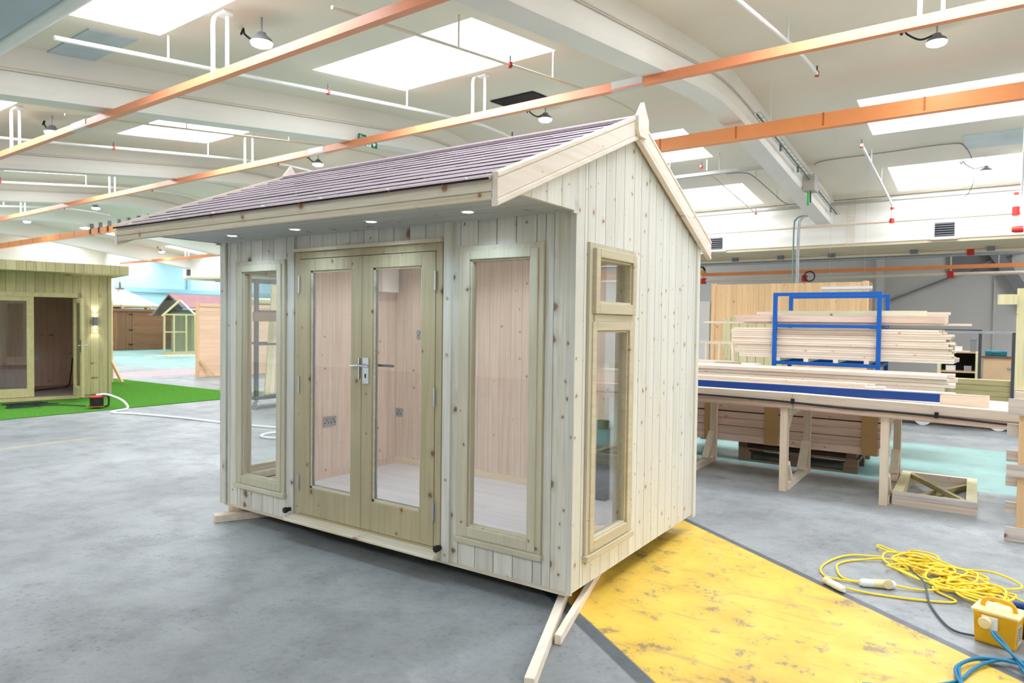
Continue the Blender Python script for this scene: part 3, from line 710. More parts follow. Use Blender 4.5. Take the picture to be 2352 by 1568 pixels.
# roof
def slope_sheet(ya, yb, f, name, mat, dz0, dz1, x0, x1):
    return MB().prism([(ya, f(ya) + dz0), (yb, f(yb) + dz0), (yb, f(yb) + dz1), (ya, f(ya) + dz1)], 'x', x0, x1).build(name, mat, SH)
slope_sheet(-.77, RY, roof_front, 'roof_deck', FELT, -.025, .006, XL - .02, .02)
slope_sheet(RY, 2.07, roof_back, 'roof_deck', FELT, -.025, .02, XL - .02, .02)
NC = 12; L = RY + .82; ang = math.atan(.42)
tabs = {}
for c in range(NC):
    ya = -.825 + L * c / NC; yb = ya + L / NC + .012
    x = XL - .02 + (-.17 if c % 2 else 0)
    while x < .02:
        a, b = max(x, XL - .02), min(x + .33, .02)
        if b - a > .02:
            key = round(b - a, 3)
            if key not in tabs:
                za = .004; run = yb - ya; w = key - .0012
                tabs[key] = MB().add([(0, 0, .004), (w, 0, .004), (w, 0, za + .010), (0, 0, za + .010), (0, run, .42 * run + .001), (w, run, .42 * run + .001), (w, run, .42 * run + .009), (0, run, .42 * run + .009)],
                                     [(0, 1, 2, 3), (3, 2, 6, 7), (7, 6, 5, 4), (0, 3, 7, 4), (1, 5, 6, 2), (4, 5, 1, 0)]).mesh('shingle_tab', SHINGLE)
                tabs[key].materials.append(BITUMEN); tabs[key].polygons[0].material_index = 1
            o = bpy.data.objects.new('shingle', tabs[key]); COL.objects.link(o); o.parent = SH
            o.location = (a + .0006, ya + rnd.uniform(-.002, .002), roof_front(ya) + .004 + rnd.uniform(0, .0012))
        x += .33
slope_sheet(RY - .10, RY + .0, roof_front, 'ridge_felt', SHINGLE, .02, .034, XL - .02, .02)
slope_sheet(RY, RY + .1, roof_back, 'ridge_felt', SHINGLE, .02, .034, XL - .02, .02)
def barge(x_in, x_out, ya, yb, f, name):
    s = 1 if x_out > x_in else -1; t = abs(x_out - x_in)
    prof = [(0, -.115), (t * .9, -.115), (t, -.110), (t, -.090), (t * .78, -.085), (t * .92, -.079), (t * .92, .0), (t * .76, .005), (t, .011), (t, .027), (t * .8, .034), (0, .034)]
    m = MB(); n = len(prof)
    for y in (ya, yb):
        for a, h in prof: m.v.append((x_in + s * a, y, f(y) + h))
    m.f = [tuple(range(n)), tuple(range(2 * n - 1, n - 1, -1))] + [(i, n + i, n + (i + 1) % n, (i + 1) % n) for i in range(n)]
    return m.build(name, BARGE, SH)
barge(.018, .052, -.80, .675, roof_front, 'bargeboard'); barge(.018, .052, .685, 2.082, roof_back, 'bargeboard')
barge(XL - .018, XL - .052, -.80, .675, roof_front, 'bargeboard'); barge(XL - .018, XL - .052, .685, 2.082, roof_back, 'bargeboard')
for xa, xb in ((.046, .072), (XL - .072, XL - .046)):
    MB().prism([(.69, 2.925), (.652, 2.875), (.612, 2.828), (.612, 2.745), (.645, 2.712), (.735, 2.712), (.766, 2.745), (.766, 2.828), (.728, 2.875)], 'x', xa, xb).build('finial', BARGE, SH)
# lining inside
IL, IB, IR, IF = -3.05, 1.82, -.09, .075
for a, b, p, q in segments(IL, IR, .15, 2.2, [], .118, IL + .1): piece('lining_board', INNER, SH, a + .001, b - .001, IB, IB + .02, p, q)
for xa, xb in ((IL - .02, IL), (IR, IR + .02)):
    for a, b, p, q in segments(IF, IB, .15, 2.2, [WS], .118, IF + .1): piece('lining_board', INNER_S, SH, xa, xb, a + .001, b - .001, p, q)
for a, b, p, q in segments(IL, IR, .15, 2.2, fo, .118, IL + .1): piece('lining_board', INNER, SH, a + .001, b - .001, IF - .02, IF, p, q)
for k in range(15):
    y0 = IF + k * .1164
    piece('ceiling_board', INX, SH, IL, IR, y0 + .001, y0 + .1155, 2.205, 2.22)
for k in range(9):
    y0 = IF + k * .1945
    piece('floor_plank', LAMIN, SH, IL, IR, y0 + .0006, min(y0 + .194, IB), .138, .152)
piece('skirting', INX, SH, IL, IR, IB - .016, IB, .152, .215)
piece('skirting', INNER, SH, IL, IL + .016, IF, IB, .152, .215)
piece('skirting', INNER, SH, IR - .016, IR, IF, IB, .152, .215)
piece('floor_base', UNDER, SH, XL + .03, -.03, .03, YB - .03, .10, .138)
piece('base_strip', FASCIA, SH, XL + .02, -.03, .004, .03, .095, .12)
for y in (.3, .95, 1.6): piece('floor_joist', UNDER, SH, -2.35, -.5, y - .03, y + .03, .062, .10)
piece('wall_strip', WHITE, SH, -.715, -.62, IB - .012, IB, .152, 2.2)

# windows
def window(name, plane, o, sash_mat_v, sash_mat_h, transom=None):
    """plane 'x': front window (along x, facing -y); 'y': side window (along y, facing +x at x=xo)"""
    a, b, p, q = o[:4]; xo = o[4] if len(o) > 4 else 0; sg_ = o[5] if len(o) > 5 else 1
    def bx(m, a0, a1, d0, d1, z0, z1):      # d: outward depth
        if plane == 'x': m.box(a0, a1, -d1, -d0, z0, z1)
        else:
            x0, x1 = (xo + d0, xo + d1) if sg_ > 0 else (xo - d1, xo - d0); m.box(x0, x1, a0, a1, z0, z1)
        return m
    f = MB(); w = .052
    bx(f, a, a + w, -.09, .018, p, q); bx(f, b - w, b, -.09, .018, p, q)
    bx(f, a + w, b - w, -.09, .018, q - w, q); bx(f, a + w, b - w, -.09, .018, p, p + w)
    fr = f.build(name, sash_mat_v, SH, bevel=.002)
    si = MB(); bx(si, a - .01, b + .01, .0, .034, p - .008, p + .028); si.build('sill', sash_mat_h, fr, bevel=.006)
    zs = [(p + .034, q - .03)] if transom is None else [(p + .034, transom - .022), (transom + .022, q - .03)]
    for i, (z0, z1) in enumerate(zs):
        s = MB(); e = .034; d0, d1 = (-.03, .026) if transom is None or i == 0 else (-.03, .042); k = .05
        A, Bb = a + e, b - e
        bx(s, A, A + k, d0, d1, z0, z1); bx(s, Bb - k, Bb, d0, d1, z0, z1)
        bx(s, A + k, Bb - k, d0, d1, z0, z0 + k + .012); bx(s, A + k, Bb - k, d0, d1, z1 - k, z1)
        for a0, a1, y0, y1 in ((A + k, A + k + .012, z0 + k, z1 - k), (Bb - k - .012, Bb - k, z0 + k, z1 - k), (A + k, Bb - k, z0 + k, z0 + k + .022), (A + k, Bb - k, z1 - k - .012, z1 - k)):
            bx(s, a0, a1, -.03, d1 - .014, y0, y1)
        s.build('sash', sash_mat_h if plane == 'y' else sash_mat_v, fr, bevel=.004)
        g = MB(); bx(g, A + k, Bb - k, -.018, -.012, z0 + k, z1 - k); g.build('pane', GLASS, fr)
    if transom is not None:
        bx(MB(), a + w, b - w, -.06, .026, transom - .024, transom + .02).build('transom', sash_mat_h, fr, bevel=.004)
        for t in (.16, .75):
            m = MB(); c = a + (b - a) * t; bx(m, c, c + .075, .018, .03, q - .045, q - .032); m.build('hinge', DKSTEEL, fr)
    return fr
window('window_frame', 'x', WL, GREENL_Z, GREENL_X); window('window_frame', 'x', WR, GREENL_Z, GREENL_X)
window('window_frame', 'y', WS + (0, 1), GREENL_Z, GREENY, 1.612)
window('window_frame', 'y', WS + (XL, -1), GREENL_Z, GREENY)
# doors
df = MB().box(-2.287, -2.238, -.012, .09, .16, 2.06).box(-.964, -.915, -.012, .09, .16, 2.06).box(-2.238, -.964, -.012, .09, 2.012, 2.06)
dfo = df.build('door_frame', GREENW, SH, bevel=.002)
piece('weather_strip', FASCIA, SH, -2.29, -.912, -.034, -.0, 2.062, 2.084)
MB().prism([(-.095, .138), (-.0, .138), (-.0, .172), (-.085, .160), (-.095, .152)], 'x', -2.31, -.90).build('door_sill', FASCIA, SH, bevel=.003)
piece('threshold', GREENX, SH, -2.238, -.964, -.01, .08, .15, .185)
def door(a, b, hx):
    ga, gb, gz0, gz1 = a + .112, b - .098, .385, 1.925
    if hx > 0: ga, gb = a + .098, b - .112
    m = MB().box(a, ga, -.016, .028, .19, 2.008).box(gb, b, -.016, .028, .19, 2.008)
    m.box(ga, gb, -.016, .028, gz1, 2.008).box(ga, gb, -.016, .028, .19, gz0)
    d = m.build('door', GREENW, SH, bevel=.002)
    bd = MB().box(ga, ga + .014, -.004, .02, gz0, gz1).box(gb - .014, gb, -.004, .02, gz0, gz1).box(ga, gb, -.004, .02, gz0, gz0 + .016).box(ga, gb, -.004, .02, gz1 - .012, gz1)
    bd.build('glazing_bead', FASCIA, d)
    MB().box(ga + .008, ga + .022, .006, .016, gz0, gz1).box(gb - .022, gb - .008, .006, .016, gz0, gz1).box(ga, gb, .006, .016, gz0 + .012, gz0 + .022).build('spacer_bar', STEEL, d)
    MB().box(ga, gb, .004, .010, gz0, gz1).build('pane', GLASS, d)
    for z in (1.83, 1.115, .41):
        MB().lathe([(0, -.06), (.008, -.06), (.008, .06), (0, .06)], (hx and (b + .001) if hx > 0 else a - .001, -.02, z), 10).build('hinge', CHROME, d, smooth=False)
    return d
dl = door(-2.235, -1.606, -1); dr = door(-1.602, -.967, 1)
MB().box(-1.590, -1.532, -.022, -.016, 1.160, 1.336).build('lock_plate', CHROME, dr, bevel=.003)
MB().tube([(-1.56, -.02, 1.282), (-1.56, -.06, 1.282)], .009, 10).tube(bez([(-1.56, -.058, 1.282), (-1.585, -.062, 1.283), (-1.62, -.06, 1.281), (-1.665, -.056, 1.275)], 4), .008, 10).tube([(-1.56, -.058, 1.282), (-1.50, -.058, 1.279)], .007, 10).build('lever_handle', CHROME, dr, smooth=True)
MB().lathe([(0, 0), (.006, 0), (.006, -.003), (0, -.003)], (-1.56, -.0225, 1.222), 10, 'y').box(-1.563, -1.557, -.025, -.022, 1.200, 1.222).build('keyhole', BLACK, dr)
MB().tube([(-1.56, .03, 1.282), (-1.56, .075, 1.282)], .009, 10).tube([(-1.56, .072, 1.282), (-1.40, .075, 1.282)], .009, 10).build('inner_lever', DKSTEEL, dr, smooth=True)
MB().box(-1.624, -1.612, -.03, -.016, 1.19, 1.33).build('rebate_strip', CHROME, dl, bevel=.003)
for x in (-2.333, -.904):
    MB().lathe([(0, 0), (.014, 0), (.016, -.03), (.021, -.032), (.021, -.052), (0, -.055)], (x, -.014, .2), 14, 'y').build('door_stop', BLACK, SH, smooth=True)
for z in (1.72, 1.38, .62, .16): MB().lathe([(0, 0), (.010, 0), (.010, -.003), (0, -.003)], (-.868, -.022, z), 12, 'y').build('screw_plug', GREENW, SH)
# fittings inside
for x in (-2.5, -1.57, -.64):  # unseen downlights, added to brighten the interior
    for y in (.55, 1.3):
        s = MB().lathe([(.03, -.004), (.044, -.006), (.05, 0), (.03, .002)], (x, y, 2.204), 18).build('added_downlight', CHROME, SH, smooth=True)
        MB().lathe([(0, -.004), (.031, -.004), (.031, 0), (0, 0)], (x, y, 2.2035), 14).build('lens', SPOT, s)
        ld = bpy.data.lights.new('added_inner_beam', 'SPOT'); ld.energy = INNER_W; ld.color = (.92, .95, 1.0); ld.spot_size = math.radians(150); ld.spot_blend = .9; ld.shadow_soft_size = .03
        lo = bpy.data.objects.new('added_inner_beam', ld); COL.objects.link(lo); lo.parent = s; lo.location = (x, y, 2.195)
hb = piece('consumer_unit', WHITE, SH, IL, IL + .11, 1.52, 1.74, 1.86, 2.12)
def socket(x, y, z, wall, w, name):
    if wall == 'l': m = MB().box(x, x + .009, y - w / 2, y + w / 2, z - .043, z + .043)
    else: m = MB().box(x - w / 2, x + w / 2, y - .009, y, z - .043, z + .043)
    o = m.build(name, STEEL, SH, bevel=.002); k = MB()
    for s_ in ((-.25, .25) if w > .1 else (0,)):
        for q, z2 in ((-.02, -.012), (.02, -.012), (0, .014)):
            c = s_ * w + q
            if wall == 'l': k.box(x + .009, x + .011, y + c - .005, y + c + .005, z + z2 - .006, z + z2 + .006)
            else: k.box(x + c - .005, x + c + .005, y - .011, y - .009, z + z2 - .006, z + z2 + .006)
    k.build('socket_holes', BLACK, o)
socket(IL, .97, .665, 'l', .148, 'double_socket'); socket(-2.99, IB, .665, 'b', .088, 'socket'); socket(-2.72, IB, 1.45, 'b', .088, 'light_switch')

gp = MB().box(-.74, -.655, IB - .09, IB - .03, .153, .80).build('green_board', DKGREEN, None); tag(gp, 'dark green narrow board standing inside the summerhouse behind the side window', 'board')
MB().box(-.741, -.654, IB - .092, IB - .028, .153, .42).build('lower_panel', BLACK, gp)

# loose battens the house rests on
def batten(p, q, w, h, label, mat):
    o = MB().beam(p, q, w, h).build('timber_batten', mat, bevel=.003); return tag(o, label, 'batten', 'packing battens under the summerhouse')
batten((.228, -.775, .031), (-.36, .75, .031), .046, .060, 'long pale batten sticking out towards the camera at the near corner', PINE_Y)
batten((.112, -.334, .026), (-.22, .88, .026), .034, .050, 'short pinkish batten beside the long one at the near corner', PINE_Y)
batten((-.10, .12, .0775), (-.22, .9, .0775), .05, .032, 'packing batten hidden under the near corner of the house', PINE_Y)
batten((-3.10, -.13, .028), (-2.55, .95, .028), .10, .055, 'lower of two stacked battens under the left front corner', PINE_X)
batten((-3.10, -.005, .0755), (-2.55, 1.05, .0755), .07, .039, 'upper of two stacked battens under the left front corner', PINE_X)

# ================================================================== RIGHT SIDE: bench, rack, timber
BN = thing('workbench', 'long pale timber workbench with blue back strip and black cable', 'workbench', (.7, 3.6, 0))
def trestle(x, first):
    piece('leg', PINE_Z, BN, x - .045, x + .02, .03, .12, 0, .80)
    piece('leg', PINE_Z, BN, x - .025, x + .04, 1.02, 1.10, 0, .80)
    piece('foot_rail', PINE_Y, BN, x - .03, x + .03, .12, 1.02, 0, .065)
    piece('top_rail', PINE_Y, BN, x - .03, x + .03, .12, 1.02, .72, .80)
    MB().beam((x, .12, .26), (x, .27, .065), .05, .06, (1, 0, 0)).build('brace', PINE_Y, BN)
    MB().beam((x, 1.03, .34), (x, .80, .065), .05, .075, (1, 0, 0)).build('brace', PINE_Y, BN)
    MB().beam((x, .12, .62), (x, .24, .74), .05, .05, (1, 0, 0)).build('brace', PINE_Y, BN)
for x in (-1.42, -.405, .445): trestle(x, 0)
def section(x0, x1, dz0, dz1, name_suffix):
    def sb(name, mat, y0, y1, z0, z1, a=x0, b=x1):
        f = lambda x: dz0 + (dz1 - dz0) * (x - x0) / (x1 - x0)
        m = MB().add([(a, y0, z0 + f(a)), (b, y0, z0 + f(b)), (b, y1, z0 + f(b)), (a, y1, z0 + f(a)), (a, y0, z1 + f(a)), (b, y0, z1 + f(b)), (b, y1, z1 + f(b)), (a, y1, z1 + f(a))],
                     [(3, 2, 1, 0), (4, 5, 6, 7), (0, 1, 5, 4), (1, 2, 6, 5), (2, 3, 7, 6), (3, 0, 4, 7)])
        return m.build(name, mat, BN)
    sb('apron', PINK_X, .02, .06, .795, .872); sb('front_board', PINE_X, -.01, .05, .868, .945)
    for k in range(4): sb('top_board', PINE_X, .05 + k * .26, .305 + k * .26, .90, .93)
    sb('rear_apron', PINK_X, 1.05, 1.09, .80, .90)
section(-2.6, -.34, 0, 0, 'a'); section(-.336, 1.62, 0, -.04, 'b')
sb1 = piece('back_strip', BLUEB, BN, -2.3, .83, .285, .30, .925, .995)
for x, zz in ((-1.30, .97), (-1.30, .945), (-.86, .97), (-.86, .945), (-.72, .965), (-.1, .955), (.75, .975)):
    MB().lathe([(0, 0), (.006, 0), (.006, -.002), (0, -.002)], (x, .285, zz), 8, 'y').build('screw', STEEL, sb1)
piece('back_strip', PINE_X, BN, .83, 1.19, .286, .305, .895, .985)
piece('back_rail', PINE_X, BN, -2.3, 1.19, .302, .34, .92, 1.003)
cab = thing('black_cable', 'black cable clipped along the front edge of the workbench', 'cable', (0, 3.57, 0))
MB().tube(bez([(-1.8, 0, .885), (-.55, 0, .878), (.0, 0, .872), (.3, 0, .866), (.8, 0, .845), (1.2, 0, .842), (1.6, 0, .83), (2.0, -.02, .812), (2.4, -.02, .80)], 5), .009, 8).build('cable', BLACK, cab, smooth=True)
for x, z in ((.37, .868), (1.52, .838)): MB().box(x - .015, x + .015, -.012, .01, z - .02, z + .03).build('clip', BLACK, cab)

# pallet and banded bundle under the bench
PL = thing('pallet', 'old dark pallet under the timber bundle behind the workbench', 'pallet', (.14, 5.45, 0))
for y in (-.5, 0, .5):
    for x in (-.56, 0, .56): piece('block', PALLET, PL, x - .07, x + .07, y - .05, y + .05, .022, .115)
    piece('bottom_board', PALLET, PL, -.63, .63, y - .05, y + .05, 0, .022)
for x in (-.57, 0, .57): piece('stringer', PALLET, PL, x - .06, x + .06, -.55, .55, .115, .135)
for k in range(6): piece('deck_board', PALLET, PL, -.63, .63, -.55 + k * .2, -.45 + k * .2, .135, .155)
for k in range(2):
    o = piece('timber_bearer', PALLET, None, -.5 + k * 1.15, -.40 + k * 1.15, 4.93, 5.9, .155, .215); tag(o, ['dark bearer at the left end of the old pallet', 'dark bearer at the right end of the old pallet'][k], 'bearer', 'bearers on the pallet')
rows_z = [(.217, .300), (.303, .392), (.400, .485), (.488, .560), (.575, .655), (.658, .735), (.745, .80)]
for i, (z0, z1) in enumerate(rows_z):
    for j in range(3):
        y0 = 4.90 + j * .22 + rnd.uniform(-.006, .006); xr = .985 + rnd.uniform(-.02, .04)
        o = piece('timber_plank', PINK_X, None, -2.3 + rnd.uniform(-.05, .05), xr, y0, y0 + .215, z0, z1)
        tag(o, 'pinkish plank banded under the bench, %s layer up, %s row back' % (ORD[i], ORD[j]), 'plank', 'planks banded on the pallet')
for k, x in enumerate((-.9, -.2, .8)):
    o = MB().box(x, x + .15, 4.884, 4.888, .215, .806).box(x, x + .15, 4.884, 5.56, .802, .806).build('wrap_band', plain('tan_band', (176, 140, 92), .4) if k == 0 else bpy.data.materials['tan_band'])
    tag(o, ['brown wrapping band round the pallet bundle, left of three', 'brown wrapping band round the pallet bundle, middle of three', 'brown wrapping band round the pallet bundle, right of three'][k], 'band', 'bands on the bundle')
# loose boards laid over the bundle
loose = [(-2.2, 1.02, 4.86, 5.0, .81, .835), (-2.0, 1.30, 5.02, 5.15, .812, .84), (-2.1, 1.12, 4.90, 5.03, .838, .868), (-2.3, 1.05, 5.05, 5.2, .842, .87), (-2.2, 1.62, 5.22, 5.38, .812, .90), (-2.0, 1.0, 4.95, 5.1, .872, .90),
         (-2.2, .98, 5.12, 5.27, .903, .93), (-2.2, .9, 5.0, 5.1, .903, .93), (-2.1, .86, 5.3, 5.42, .905, .94), (-2.2, .80, 5.05, 5.18, .933, .96)]
for i, t in enumerate(loose):
    o = piece('timber_board', PINE_X, None, *t)
    tag(o, 'pale loose board laid over the banded bundle, %s in the pile from the bottom' % ORD[i], 'board', 'loose boards over the bundle')
# stack standing behind on the floor
for i in range(5):
    for j in range(2):
        z0 = .80 + i * .046; y0 = 6.05 + j * .33 + rnd.uniform(-.01, .01); xr = 1.56 + rnd.uniform(-.06, .07)
        o = piece('timber_board', PINE_X, None, -2.2 + rnd.uniform(-.1, .1), xr, y0, y0 + .31, z0, z0 + .042)
        tag(o, 'pale board stacked before the blue rack, %s layer up, %s row' % (ORD[i], ['front', 'rear'][j]), 'board', 'boards stacked before the rack')
for k in range(2):
    t = thing('trestle', ['left trestle carrying the board stack before the blue rack', 'right trestle carrying the board stack before the blue rack'][k], 'trestle', (-1.3 + k * 1.75, 6.35, 0))
    piece('top_beam', PALLET, t, -.05, .05, -.3, .33, .70, .798)
    for y in (-.22, .25): piece('leg', PALLET, t, -.045, .045, y - .04, y + .04, 0, .70)

# blue rack
RK = thing('timber_rack', 'bright blue tubular steel timber rack holding pale boards', 'rack', (.06, 7.5, 0))
for x in (-.66, .66):
    for y, h in ((-.5, 2.05), (.5, 2.05)):
        piece('upright', BLUEP, RK, x - .026, x + .026, y - .026, y + .026, 0, h)
for y in (-.5, .5):
    for z in (1.06, 1.585, 2.03): piece('cross_bar', BLUEP, RK, -.634, .634, y - .022, y + .022, z - .026, z + .02)
for x in (-.66, .66):
    for z in (1.06, 1.585): piece('side_bar', BLUEP, RK, x - .02, x + .02, -.474, .474, z - .02, z + .02)
for k in range(4):
    x = -.56 + k * .38
    o = piece('spacer_block', PINE_Y, None, x - .03, x + .03, 7.02, 7.98, 1.082, 1.125)
    tag(o, 'short timber spacer on the lower bar of the blue rack, %s from the left' % ORD[k], 'block', 'spacers on the rack')
for i in range(14):
    for j in range(3):
        z0 = 1.127 + i * .0305; y0 = 7.045 + j * .31 + rnd.uniform(-.012, .012)
        xl = -1.22 + abs(i - 12) * .0 + rnd.uniform(-.03, .03) + (.10 - .012 * i if i < 9 else 0); xr = 1.52 + rnd.uniform(-.05, .05) - (.10 if i > 11 else 0) + (.05 if i < 5 else 0)
        o = piece('timber_board', PINE_X, None, xl, xr, y0, y0 + .305, z0, z0 + .028)
        tag(o, 'pale board on the lower shelf of the blue rack, %s layer up, %s row' % (ORD[i], ['front', 'middle', 'rear'][j]), 'board', 'boards on the lower shelf of the rack')
topb = [(-1.66, 1.74, 7.06, 7.2, 1.608, 1.637), (-.88, .9, 7.22, 7.36, 1.608, 1.70), (-1.05, 1.45, 7.04, 7.14, 1.639, 1.725), (-.6, 1.25, 7.16, 7.21, 1.64, 1.80), (-.9, 1.48, 7.38, 7.52, 1.608, 1.76), (-1.3, .3, 7.54, 7.68, 1.608, 1.75), (-1.0, 1.5, 7.55, 7.67, 1.752, 1.79), (-1.25, .6, 7.24, 7.34, 1.702, 1.735)]
for i, t in enumerate(topb):
    o = piece('timber_board', [PINE_X, PINE_X, PINK_X, GRN_Z, PINE_X, PINK_X, PINE_X, PINK_X][i] if i != 3 else wood('pale_green_board', (232, 230, 202), 'x', knots=.7), None, *t)
    tag(o, ['longest thin board lying lowest on the upper rack shelf', 'short thick board on the upper rack shelf', 'pinkish board at the front of the upper rack shelf', 'wide pale green board on edge on the upper rack shelf', 'deep square beam on the upper rack shelf', 'pinkish beam at the rear of the upper rack shelf', 'flat board lying highest at the rear of the upper shelf', 'thin board sticking out left on the upper rack shelf'][i], 'board', 'boards on the upper shelf of the rack')

# trolley with green timber behind the rack
TR = thing('timber_trolley', 'dark grey steel trolley frame on white castors behind the bench', 'trolley', (1.95, 9.75, 0))
for x in (-.84, .16, .62): 
    w = MB().lathe([(0, -.022), (.09, -.022), (.13, -.016), (.13, .016), (.09, .022), (0, .022)], (x, -.05, .13), 20, 'y').build('castor_wheel', WHITE, TR, smooth=True)
    MB().box(x - .02, x + .02, -.085, -.03, .12, .21).build('castor_fork', STEEL, w)
piece('deck', DKSTEEL, TR, -1.7, .95, -.1, .7, .20, .27)
for x in (-.1, .32, .40): piece('post', DKSTEEL, TR, x - .022, x + .022, (.55 if x < 0 else -.06), (.6 if x < 0 else -.015), .27, 1.55 if x < 0 else 1.52)
piece('top_bar', STEEL, TR, -1.7, .42, -.06, -.015, 1.50, 1.54); piece('top_bar', DKSTEEL, TR, -1.7, -.08, .55, .6, 1.53, 1.56)
for i in range(6):
    z0 = .272 + i * .085
    o = piece('green_board', GRN_X, None, .3 + rnd.uniform(-.02, .02), 4.5, 9.72, 10.0, z0, z0 + .08); tag(o, 'green treated board on the trolley behind the bench, %s layer up' % ORD[i], 'board', 'green boards on the trolley')

# timber frame lying on the floor
FR = thing('braced_timber_base', 'low square timber frame with cross braces lying on the concrete', 'base', (1.51, 4.28, 0))
for z0, z1 in ((0, .055), (.056, .112)):
    piece('front_rail', GREY_X if z0 else PINE_X, FR, -.315, .315, -.56, -.50, z0, z1); piece('rear_rail', PINE_X, FR, -.315, .315, .50, .56, z0, z1)
    piece('side_rail', GRN_Z, FR, -.315, -.235, -.50, .50, z0, z1); piece('side_rail', GRN_Z, FR, .235, .315, -.50, .50, z0, z1)
MB().beam((-.23, .48, .085), (.22, -.48, .085), .035, .045).build('cross_brace', GRN_X, FR)
MB().beam((.23, .48, .035), (-.22, -.48, .035), .035, .045).build('cross_brace', GRN_X, FR)

# slatted upright crate end at the right edge
CR = thing('slatted_crate', 'upright slatted timber crate end at the right edge of the picture', 'crate', (2.3, 3.07, 0))
piece('post', PANZ, CR, -.24, -.19, .0, .045, 0, 1.06); piece('post', PANZ, CR, .3, .35, .0, .045, 0, 1.06)
for i, (z0, z1, f) in enumerate(((.943, 1.063, 1), (.781, .868, 0), (.585, .669, 0), (.483, .574, 1), (.401, .476, 0), (.198, .28, 0), (.002, .105, 1))):
    y0 = -.022 if f else .047
    piece('slat', GREY_X, CR, -.31, .5, y0, y0 + .02, z0, z1)
# tall green post with cross piece
TP = thing('timber_post', 'tall pale green post with a crosspiece at the right edge', 'post', (2.30, 6.0, .915))
piece('upright', GRN_Z, TP, -.155, .1, 0, .1, 0, 1.105); piece('crosspiece', GRN_Z, TP, -.33, -.155, -.03, .06, .93, 1.04)
yb = thing('bench_pile', 'pale offcut pile with yellow strap at the right edge behind the post', 'timber', (2.35, 6.0, 0))
for k in range(3): piece('offcut', PINE_X, yb, -.2, .5, -.1, .2, .62 + k * .097, .712 + k * .097)
for x in (0, .4): piece('leg', GRN_X, yb, x, x + .08, -.05, .15, 0, .62)
MB().tube(bez([(-.19, -.11, .80), (0, -.13, .82), (.2, -.11, .81)], 4), .02, 8).build('strap', YELP, yb)

# workshop units by the rear wall
CBN = thing('workshop_cabinet', 'plywood cupboard with a grey handle by the rear wall', 'cabinet', (2.19, 12.6, 0))
piece('body', CHIP, CBN, -.28, .34, 0, .5, .05, 1.02); piece('top', PALLET, CBN, -.30, .36, -.02, .52, 1.02, 1.06); piece('door', CHIP, CBN, -.26, .32, -.02, 0, .1, .98)
MB().box(.1, .3, -.04, -.02, .82, .85).build('handle', STEEL, CBN)
o = thing('tool_case', 'teal plastic tool case on the plywood cupboard', 'case', (2.12, 12.75, 1.06)); MB().box(-.17, .17, -.12, .12, 0, .1).build('body', TEAL, o, bevel=.015); MB().tube(bez([(-.06, -.13, .05), (-.05, -.16, .07), (.05, -.16, .07), (.06, -.13, .05)], 3), .01, 6).build('handle', TEAL, o)
SHV = thing('workshop_shelves', 'open timber shelf unit with tools by the rear wall', 'shelf', (1.6, 12.6, 0))
piece('side_panel', GRN_Z, SHV, -.42, -.36, 0, .5, 0, 1.12); piece('side_panel', GRN_Z, SHV, .2, .26, 0, .5, 0, 1.12); piece('back_panel', SHADOWM, SHV, -.36, .2, .47, .5, 0, 1.1)
for z in (.3, .72, 1.1): piece('shelf', CHIP, SHV, -.36, .2, 0, .47, z, z + .03)
for i, (x, z, w, h, m, nm) in enumerate(((-.2, .75, .16, .1, WHITE, 'white box on the middle workshop shelf'), (.08, .75, .12, .1, STEEL, 'steel tin on the middle workshop shelf'), (-.05, .33, .2, .17, GREYD, 'grey tool box on the lower workshop shelf'), (.13, .33, .07, .14, REDF, 'red can on the lower workshop shelf'), (-.25, 1.13, .12, .09, WHITE, 'first white carton on top of the workshop shelves'), (-.08, 1.13, .12, .09, WHITE, 'second white carton on top of the workshop shelves'), (.16, 1.13, .1, .25, GREYD, 'grey cordless drill case on top of the workshop shelves'))):
    o = MB().box(-w / 2, w / 2, -.06, .06, 0, h * .85).box(-w / 2 - .004, w / 2 + .004, -.064, .064, h * .85, h).build('tool_box' if 'tool' in nm or 'drill' in nm else 'carton', m, None, (1.6 + x, 12.75, z), bevel=.004)
    tag(o, nm, 'box')
# big wooden building shell behind
WB = thing('timber_building', 'large new pine building shell behind the timber rack', 'building', (-1.6, 12.0, 0))
for k in range(25):
    x0 = -1.45 + k * .118
    piece('wall_board', PANZ, WB, x0 + .001, x0 + .117, 0, .03, .05, 2.48)
piece('corner_post', PANZ, WB, -1.53, -1.45, -.03, .1, 0, 2.5); piece('corner_post', PANZ, WB, 1.5, 1.6, -.03, .1, 0, 2.5); piece('end_board', BROWN_Z, WB, 1.5, 1.58, .1, .9, 0, 2.5)
piece('base_rail', PANZ, WB, -1.53, 1.6, -.02, .05, 0, .08)
for k in range(7): piece('rear_panel', GRN_Z, WB, -1.25 + k * .18, -1.08 + k * .18, -.05, -.02, 0, 1.75)
o = thing('unglazed_window', 'pale empty window frame leaning by the left of the rack', 'window', (-2.35, 9.6, 0)); 
MB().beam((-.65, 0, 1.25), (.38, 0, 1.25), .04, .05).beam((.38, 0, 1.25), (.5, -.2, .55), .04, .05).beam((-.65, 0, 1.25), (-.65, -.2, .55), .04, .05).beam((-.65, -.2, .57), (.5, -.2, .57), .04, .05).build('frame', PINE_Z, o)
for x in (-.3, -.1, .15): MB().beam((x, 0, 1.24), (x + .05, -.18, .57), .03, .04).build('bar', PINE_Z, o)
MB().beam((-.6, -.1, 0), (-.6, -.1, .57), .06, .06).beam((.45, -.1, 0), (.45, -.1, .57), .06, .06).build('stand', PINE_Z, o)
tbl = thing('offcut_table', 'low bench heaped with pale offcuts left of the blue rack', 'bench', (-1.75, 8.3, 0))
piece('table_top', PINE_X, tbl, -.9, .55, -.4, .4, .90, .94)
